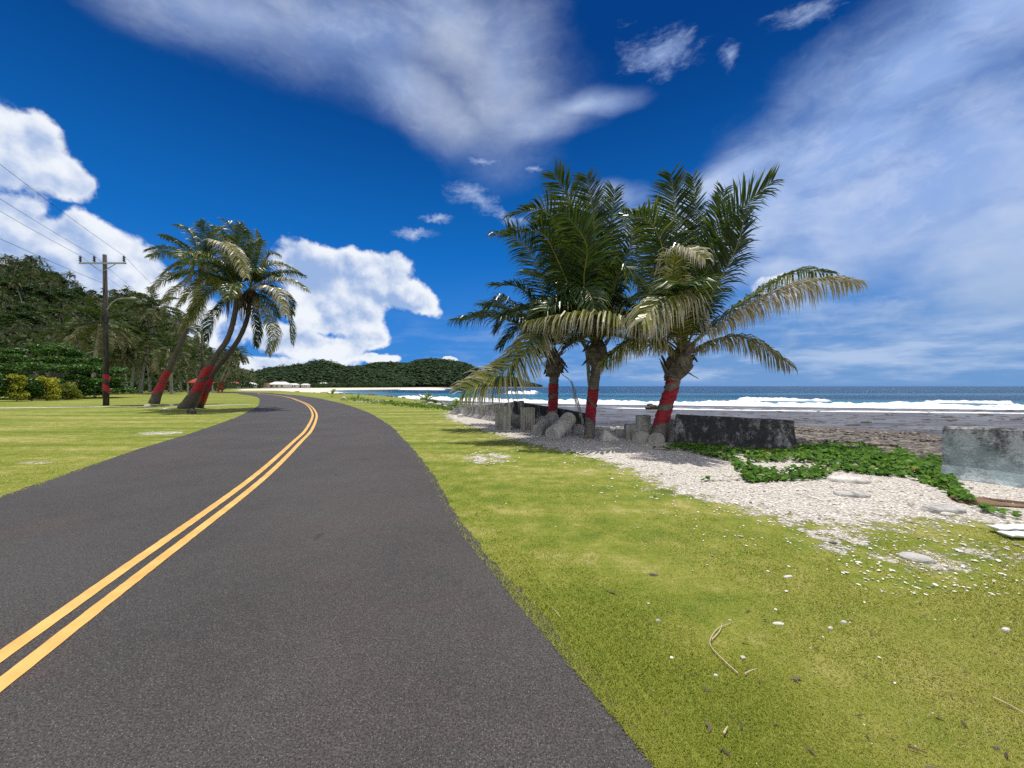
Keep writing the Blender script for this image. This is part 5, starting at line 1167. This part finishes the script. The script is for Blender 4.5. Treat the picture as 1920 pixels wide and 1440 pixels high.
for q in (.08 + .15, .65):
    c = (B - A) * q + nb * .36 + np.array([0, 0, .50]); mb = MB(); tube(mb, [c - nb * .06, c + nb * .10], [.038, .038], 12); mb.build('drain_hole', M['window'], r_)
    if q > .5:
        mb = MB(); pts = [c + np.array([0, 0, -.02]) - nb * .015, c - nb * .045 + np.array([0.0, 0, -.12]) - u * .03, c - nb * .11 + np.array([0, 0, -.26]) - u * .07, c - nb * .24 + np.array([0, 0, -.40]) - u * .09]
        w_ = [.035, .05, .045, .06]; v = []; 
        for p_, q_ in zip(pts, w_): v += [p_ - u * q_, p_ + u * q_]
        mb.add(v, [(0, 1, 3, 2), (2, 3, 5, 4), (4, 5, 7, 6)]); mb.build('pale_drip', M['drumpale'], r_)
c0 = G(960, 796)
wall_block('sea_wall_section', 'dark sea wall section behind the leftmost shore palm', (c0[0] + .02, c0[1], 0), (3.0, 15.2, 0), .98, .50, .12, .22, 'walldark', back=.05)
wall_block('sea_wall_section', 'long low grey sea wall running back along the shore left of the palms', G(838, 775.5), (c0[0] - .06, c0[1] + .03, 0), .30, .98, .30, .22, 'wallfar', back=.15)

def drum(name, label, a, b, r, mat='drum', rim=True, n=28, r2=None, flute=0, group='broken concrete pieces by the palms', cat='concrete block'):
    a = np.asarray(a, float); b = np.asarray(b, float); L = np.linalg.norm(b - a); r2 = r2 or r; root = empty(name, a, label, cat, group); mb = MB(); t = np.array([0, .012, .04, .10, .13, .16, .5, .84, .87, .9, .96, .988, 1.0]) if rim else np.array([0, .02, .05, .5, .95, .98, 1.0])
    rr_ = r + (r2 - r) * t; sh = np.array([0.93, .98, 1, 1, .965, .955, .955, .955, .965, 1, 1, .98, .93]) if rim else np.array([.9, .97, 1, 1, 1, .97, .9])
    pts = a + (b - a) * t[:, None]; T, A_, B_ = frames(pts); th = np.linspace(0, 2 * math.pi, n, endpoint=False)
    v = pts[:, None] + (rr_ * sh)[:, None, None] * (1 + flute * np.cos(th * n / 2))[None, :, None] * (np.cos(th)[None, :, None] * A_[:, None] + np.sin(th)[None, :, None] * B_[:, None]); m = len(t); v = v.reshape(-1, 3); v = v + fbm3(v, 9, 3)[:, None] * .007
    f = [(i * n + j, i * n + (j + 1) % n, (i + 1) * n + (j + 1) % n, (i + 1) * n + j) for i in range(m - 1) for j in range(n)]; mb.add(v - a, f + [tuple(range(n - 1, -1, -1)), tuple((m - 1) * n + j for j in range(n))]); mb.build('body', M[mat], root, smooth=False)
    return root
def slabp(name, label, px, py0, w, h, Y, dep=.25, rz=0., mat='drum', ribs=0, group='broken concrete pieces by the palms'):
    """upright block, ribs = vertical grooves on its face"""
    k = Y / F; c = np.array([(px - CX) * k, Y, H + (HY - py0) * k]); root = empty(name, c, label, 'concrete block', group); W, Hh = w * k, h * k; n = max(ribs * 4, 8); x = np.linspace(-W / 2, W / 2, n + 1)
    front = [(xx, -dep / 2 - (.018 * math.cos(i / n * ribs * 2 * math.pi) if ribs else 0)) for i, xx in enumerate(x)]; loop = front + [(W / 2, dep / 2), (-W / 2, dep / 2)]
    lv = [-.05, Hh * .5, Hh - .03, Hh]; sc_ = [1, 1, 1, .93]; V = []
    cs, sn = math.cos(rz), math.sin(rz)
    for z, q in zip(lv, sc_):
        for (xx, yy) in loop: V.append(((xx * cs - yy * sn) * q, (xx * sn + yy * cs) * q, z))
    V = np.array(V); V = V + fbm3(V + px, 7, 3)[:, None] * .008; m = len(loop); f = [(i * m + j, i * m + (j + 1) % m, (i + 1) * m + (j + 1) % m, (i + 1) * m + j) for i in range(3) for j in range(m)]
    f.append(tuple(3 * m + j for j in range(m))); mb = MB(); mb.add(V, f); mb.build('body', M[mat], root); return root
kk = lambda Y: Y / F
slabp('concrete_post', 'upright square concrete post, leftmost of the pieces by the palms', 943, 806, 27, 44, 14.2, .42, .15, ribs=3)
drum('concrete_drum', 'ribbed drum lying between the leftmost post and the grooved slab', P(958, 786, 14.9), P(996, 795, 14.7), .24, flute=.03)
slabp('concrete_slab', 'upright grooved slab right of the leftmost post', 989, 806, 24, 42, 14.1, .28, .2, ribs=5)
drum('concrete_drum', 'dark ribbed drum behind the grooved slab and leaning cylinder', P(1000, 796, 14.3), P(1020, 787, 14.6), .17, flute=.03)
drum('concrete_cylinder', 'darker leaning concrete cylinder left of the pale leaning one', P(1006, 808, 12.6), P(1038, 781, 13.5), .215, n=24)
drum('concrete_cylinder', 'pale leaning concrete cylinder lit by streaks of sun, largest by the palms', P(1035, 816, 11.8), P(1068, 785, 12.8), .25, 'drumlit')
drum('concrete_drum', 'round drum tucked behind the middle palm trunk base', P(1082, 820, 13.1), P(1082, 797, 13.2), .20)
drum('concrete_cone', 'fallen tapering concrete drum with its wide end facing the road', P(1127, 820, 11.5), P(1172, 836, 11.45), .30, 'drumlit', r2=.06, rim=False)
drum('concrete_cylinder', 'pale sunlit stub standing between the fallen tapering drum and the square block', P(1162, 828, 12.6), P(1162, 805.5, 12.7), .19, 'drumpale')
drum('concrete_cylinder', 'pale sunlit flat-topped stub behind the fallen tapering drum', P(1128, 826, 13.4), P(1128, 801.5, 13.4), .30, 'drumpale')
slabp('concrete_block', 'square concrete block just left of the rightmost palm', 1202, 830, 58, 34, 11.9, .40, -.1)
drum('concrete_drum', 'small drum standing on top of the square block', P(1206, 797, 11.9), P(1206, 779, 11.9), .235)
drum('concrete_drum', 'dark round drum on the ground in front of the square block', P(1203, 825, 11.2), P(1205, 822, 11.7), .27)
drum('concrete_drum', 'lighter round drum at the foot of the rightmost palm', P(1231, 826, 10.95), P(1234, 822, 11.3), .23, r2=.21)
drum('concrete_drum', 'upright drum between the rightmost palm and the dark fluted wall section', P(1259, 826, 11.8), P(1262, 787, 11.9), .20)

# ------------------------------------------------------------------ vines, litter, seedlings
def inpoly(x, y, poly):
    c = False; j = len(poly) - 1
    for i in range(len(poly)):
        xi, yi = poly[i]; xj, yj = poly[j]
        if (yi > y) != (yj > y) and x < (xj - xi) * (y - yi) / (yj - yi) + xi: c = not c
        j = i
    return c
V_POLY = [(1250, 838), (1285, 829), (1400, 846), (1500, 838), (1560, 832), (1660, 845), (1720, 862), (1772, 868), (1782, 890), (1800, 915), (1830, 950), (1800, 945), (1755, 915), (1700, 897), (1650, 893), (1560, 884), (1548, 899), (1490, 902), (1400, 906), (1380, 885), (1370, 866), (1300, 850)]
HOLES = [[(1390, 868), (1500, 868), (1550, 878), (1480, 888), (1400, 878)], [(1385, 850), (1400, 852), (1400, 868), (1376, 860)]]
def heart(n=9):
    t = np.linspace(0, 2 * math.pi, n, endpoint=False); x = np.sin(t) * (1 - 0.1 * np.cos(t)); y = np.cos(t) * .95 + .05; v = np.stack([x, y, 0.16 * np.abs(x)], 1); v[0] = (0, .62, 0); return v
HV = heart()
mb = MB(); ms = MB(); c_ = 0; tr_ = 0
while c_ < 4600 and tr_ < 60000:
    tr_ += 1; px = rng.uniform(1240, 1845); py = rng.uniform(826, 955)
    if math.sin(px * .11 + py * .3) * math.sin(px * .043 - py * .21) > .55 and rng.random() < .75: continue
    if not inpoly(px, py, V_POLY) or any(inpoly(px, py, h) for h in HOLES): continue
    # choose in world area: far ground is seen foreshortened, so keep more of it
    if rng.random() > (100 / (py - HY)) ** 1.6: continue
    p = G(px, py); inner = min(inpoly(px + a, py + b, V_POLY) for a, b in ((-22, 0), (22, 0), (0, 9), (0, -9)))
    mound = (0.08 if inner else 0.03) * (1 + .5 * math.sin(px * .06)); z = abs(rng.normal(0, 1)) * .02 + rng.random() * mound + .015
    s = rng.uniform(.028, .055); n_ = nrm(np.array([rng.normal(0, .42), rng.normal(0, .42) - .25, 1.0])); a = nrm(np.cross(n_, rng.normal(0, 1, 3))); b = np.cross(n_, a)
    v = (HV[:, :1] * a + HV[:, 1:2] * b + HV[:, 2:] * n_) * s + (p[0], p[1], z); c0_ = np.array([[p[0], p[1], z]]) - n_ * s * .1
    k = len(HV); mb.add(np.vstack([v, c0_]), [(i, (i + 1) % k, k) for i in range(k)], np.clip(.55 + rng.normal(0, .33) + (.9 if rng.random() < .015 else 0), 0, 1.8)); c_ += 1
# mound behind, over the shore edge
for _ in range(2800):
    px = rng.uniform(1500, 1775); f_ = (px - 1500) / 275; p = np.array([0, 0, 0.]); q = G(px, 846 + f_ * 24 + rng.normal(0, 5)); s = rng.uniform(.03, .055); top = .13 * math.sin(math.pi * min(1, max(0, .15 + f_ * .8))) * (1 + .4 * math.sin(px * .09)); z = rng.random() * top + .02
    n_ = nrm(np.array([rng.normal(0, .45), rng.normal(0, .45) - .3, 1.0])); a = nrm(np.cross(n_, rng.normal(0, 1, 3))); b = np.cross(n_, a); v = (HV[:, :1] * a + HV[:, 1:2] * b + HV[:, 2:] * n_) * s + (q[0], q[1], z); k = len(HV)
    mb.add(np.vstack([v, [[q[0], q[1], z]] - n_ * s * .1]), [(i, (i + 1) % k, k) for i in range(k)], np.clip(.55 + rng.normal(0, .3), 0, 1.6))
tag(mb.build('beach_vines', M['vine']), 'bright green beach vines creeping over the gravel between the two wall sections', 'vines', kind='stuff')
def runner(pts, label, leaves=16, sp=.09):
    pts = [G(*q) + (0, 0, .015) for q in pts]; path = catmull(pts, 24); root = empty('vine_runner', path[0], label, 'vine'); mb = MB(); tube(mb, path - path[0], .004, 5); mb.build('stem', M['bark'], root); mb = MB()
    for _ in range(leaves):
        q = path[rng.integers(0, 24)] - path[0] + rng.normal(0, sp * .4, 3) * (1, 1, 0) + (0, 0, rng.uniform(.02, .06)); s = rng.uniform(.025, .045); n_ = nrm(np.array([rng.normal(0, .4), rng.normal(0, .4) - .2, 1])); a = nrm(np.cross(n_, rng.normal(0, 1, 3))); b = np.cross(n_, a); k = len(HV)
        mb.add(np.vstack([(HV[:, :1] * a + HV[:, 1:2] * b + HV[:, 2:] * n_) * s + q, [q]]), [(i, (i + 1) % k, k) for i in range(k)], np.clip(.5 + rng.normal(0, .25), 0, 1.3))
    mb.build('leaves', M['vine'], root)
runner([(1400, 898), (1360, 902), (1318, 902)], 'thin vine runner trailing left over white gravel from the vine patch', 12)
runner([(1830, 948), (1860, 965), (1915, 975)], 'vine runner reaching right towards the foam tray', 30, .16)
runner([(1270, 846), (1250, 844), (1225, 843)], 'short vine runner at the left tip of the vines before the dark fluted wall', 22, .14)

def foam_tray():
    c = G(1903, 1006); root = empty('foam_tray', c, 'white broken plastic foam tray lying on the grass at the right edge', 'litter')
    def lay(mb, x0, x1, y0, y1, z, tilt=0.):
        nx, ny = 16, 10; X, Y_ = np.meshgrid(np.linspace(x0, x1, nx), np.linspace(y0, y1, ny), indexing='ij'); ex = np.minimum(np.minimum(X - x0, x1 - X), np.minimum(Y_ - y0, y1 - Y_)); Z = z + .022 * np.clip(1 - ex / .03, 0, 1) + .004 * np.sin(X * 40) + tilt * (X - x0)
        top = np.stack([X, Y_, Z], -1).reshape(-1, 3); bot = top - (0, 0, .012); idx = np.arange(nx * ny).reshape(nx, ny); f = np.stack([idx[:-1, :-1], idx[1:, :-1], idx[1:, 1:], idx[:-1, 1:]], -1).reshape(-1, 4).tolist(); o = nx * ny; f += [[q + o for q in g[::-1]] for g in f]
        rim = list(idx[:, 0]) + list(idx[-1, 1:]) + list(idx[::-1, -1][1:]) + list(idx[0, ::-1][1:-1]); f += [[rim[i], rim[i - 1], rim[i - 1] + o, rim[i] + o] for i in range(len(rim))]; mb.add(np.vstack([top, bot]), [tuple(q) for q in f])
    mb = MB(); lay(mb, -.17, .30, -.11, .02, .03); mb.build('tray_base', M['foam'], root); mb = MB(); lay(mb, -.12, .34, .035, .16, .045, .03); mb.build('tray_lid', M['foam'], root)
foam_tray()
def bark_piece():
    c = G(1878, 948); root = empty('bark_strip', c, 'curled brown strip of bark lying at the foot of the grey-blue wall', 'litter'); mb = MB(); n, k = 26, 9; V = []
    for i in range(n):
        t = i / (n - 1); cx_, cy_ = -.42 + 1.0 * t, .18 - .40 * t; r = .055 + .02 * math.sin(t * 7)
        for j in range(k): a = math.pi * (-.1 + 1.15 * j / (k - 1)); V.append((cx_ + r * 1.6 * math.cos(a) * .5, cy_ + r * 1.5 * math.cos(a), .012 + r * .7 * math.sin(a) * (0.6 + .4 * math.sin(t * 9))))
    idx = np.arange(n * k).reshape(n, k); mb.add(V, np.stack([idx[:-1, :-1], idx[1:, :-1], idx[1:, 1:], idx[:-1, 1:]], -1).reshape(-1, 4)); o = mb.build('bark', M['bark'], root, smooth=True); md = o.modifiers.new('thickness', 'SOLIDIFY'); md.thickness = .012
    mb = MB(); tube(mb, [(-.35, .30, .02), (0, .2, .035), (.5, .0, .02)], [.018, .022, .014], 6, jitter=.3); mb.build('stick', M['bark'], root)
bark_piece()
def twig(name, label, strokes, rad=.0035, mat='twig'):
    c = G(*strokes[0][0]); root = None; mb = MB()
    for st in strokes: p = catmull([G(*q) + (0, 0, .022) for q in st], 16) - c; tube(mb, p, np.linspace(rad, rad * .5, 16), 5)
    o = mb.build(name, M[mat], origin=None); o.location = [float(q) for q in c]; return tag(o, label, 'twig')
twig('dry_twig', 'forked pale dry palm twig curving over the lawn', [[(1384, 1270), (1352, 1240), (1331, 1213), (1345, 1185), (1371, 1174)], [(1335, 1205), (1350, 1188), (1354, 1174)]])
twig('dry_twig', 'short pale twig right of the lower end of the forked one', [[(1396, 1271), (1406, 1265), (1419, 1261)]])
twig('dry_twig', 'straw lying at the road edge against the grass', [[(1034, 1143), (1045, 1155), (1055, 1168)]])
twig('dry_twig', 'thin pale stick near the lower right edge of the lawn', [[(1862, 1315), (1890, 1328), (1920, 1345)]])
twig('dry_twig', 'small pale sliver of wood near the road corner', [[(1357, 1384), (1364, 1371)]], .005)
twig('dry_twig', 'grey stick lying in the grass near the bottom right', [[(1703, 1408), (1722, 1415), (1738, 1421)]], .005, 'bark')
twig('dark_stick', 'dark stick lying across the white gravel', [[(1262, 926), (1240, 920), (1212, 912)]], .005, 'bark')
twig('dark_stick', 'short dark stick on gravel above the sparse grass', [[(1702, 945), (1708, 950), (1714, 955)]], .006, 'bark')

def seedling(px, py, h, label, n=7, lean=0.):
    c = G(px, py); root = empty('palm_seedling', c, label, 'palm seedling'); mb = MB(); mr = MB()
    for i in range(n):
        az = i * 2.4; e = D2R(78 - 50 * i / n); frond(mr, mb, arc((0, 0, 0), az, e, D2R(60), h, (lean, 0, 0), 6), leaf=h * .34, n=16, droop=.3, dry=.9, wid=.03 * h, seg=2, start=.3, rr=.02)
    mb.build('leaves', M['vine'], root); mr.build('stem', M['rachis'], root)
seedling(799, 755, 1.2, 'young palm seedling on the verge, left of the two before the far wall'); seedling(852, 768, .95, 'young palm seedling right at the left end of the far wall')
seedling(622, 744, 1.5, 'thin young plant sticking up by the shore at the road bend', 4); seedling(670, 749, .7, 'tiny plant on the verge right of the bend', 4)
mb = MB(); 
for _ in range(420):
    px = rng.uniform(640, 870); py = 748 + (px - 640) / 230 * 22 + rng.normal(0, 2.0); q = G(px, py); leaf_cloud(mb, [q + (0, 0, .06)], [rng.uniform(.15, .35)], 8, .07, .8, tone=.8)
tag(mb.build('verge_weeds', M['vine']), 'low weeds and vines along the seaward verge before the far wall', 'weeds', kind='stuff')
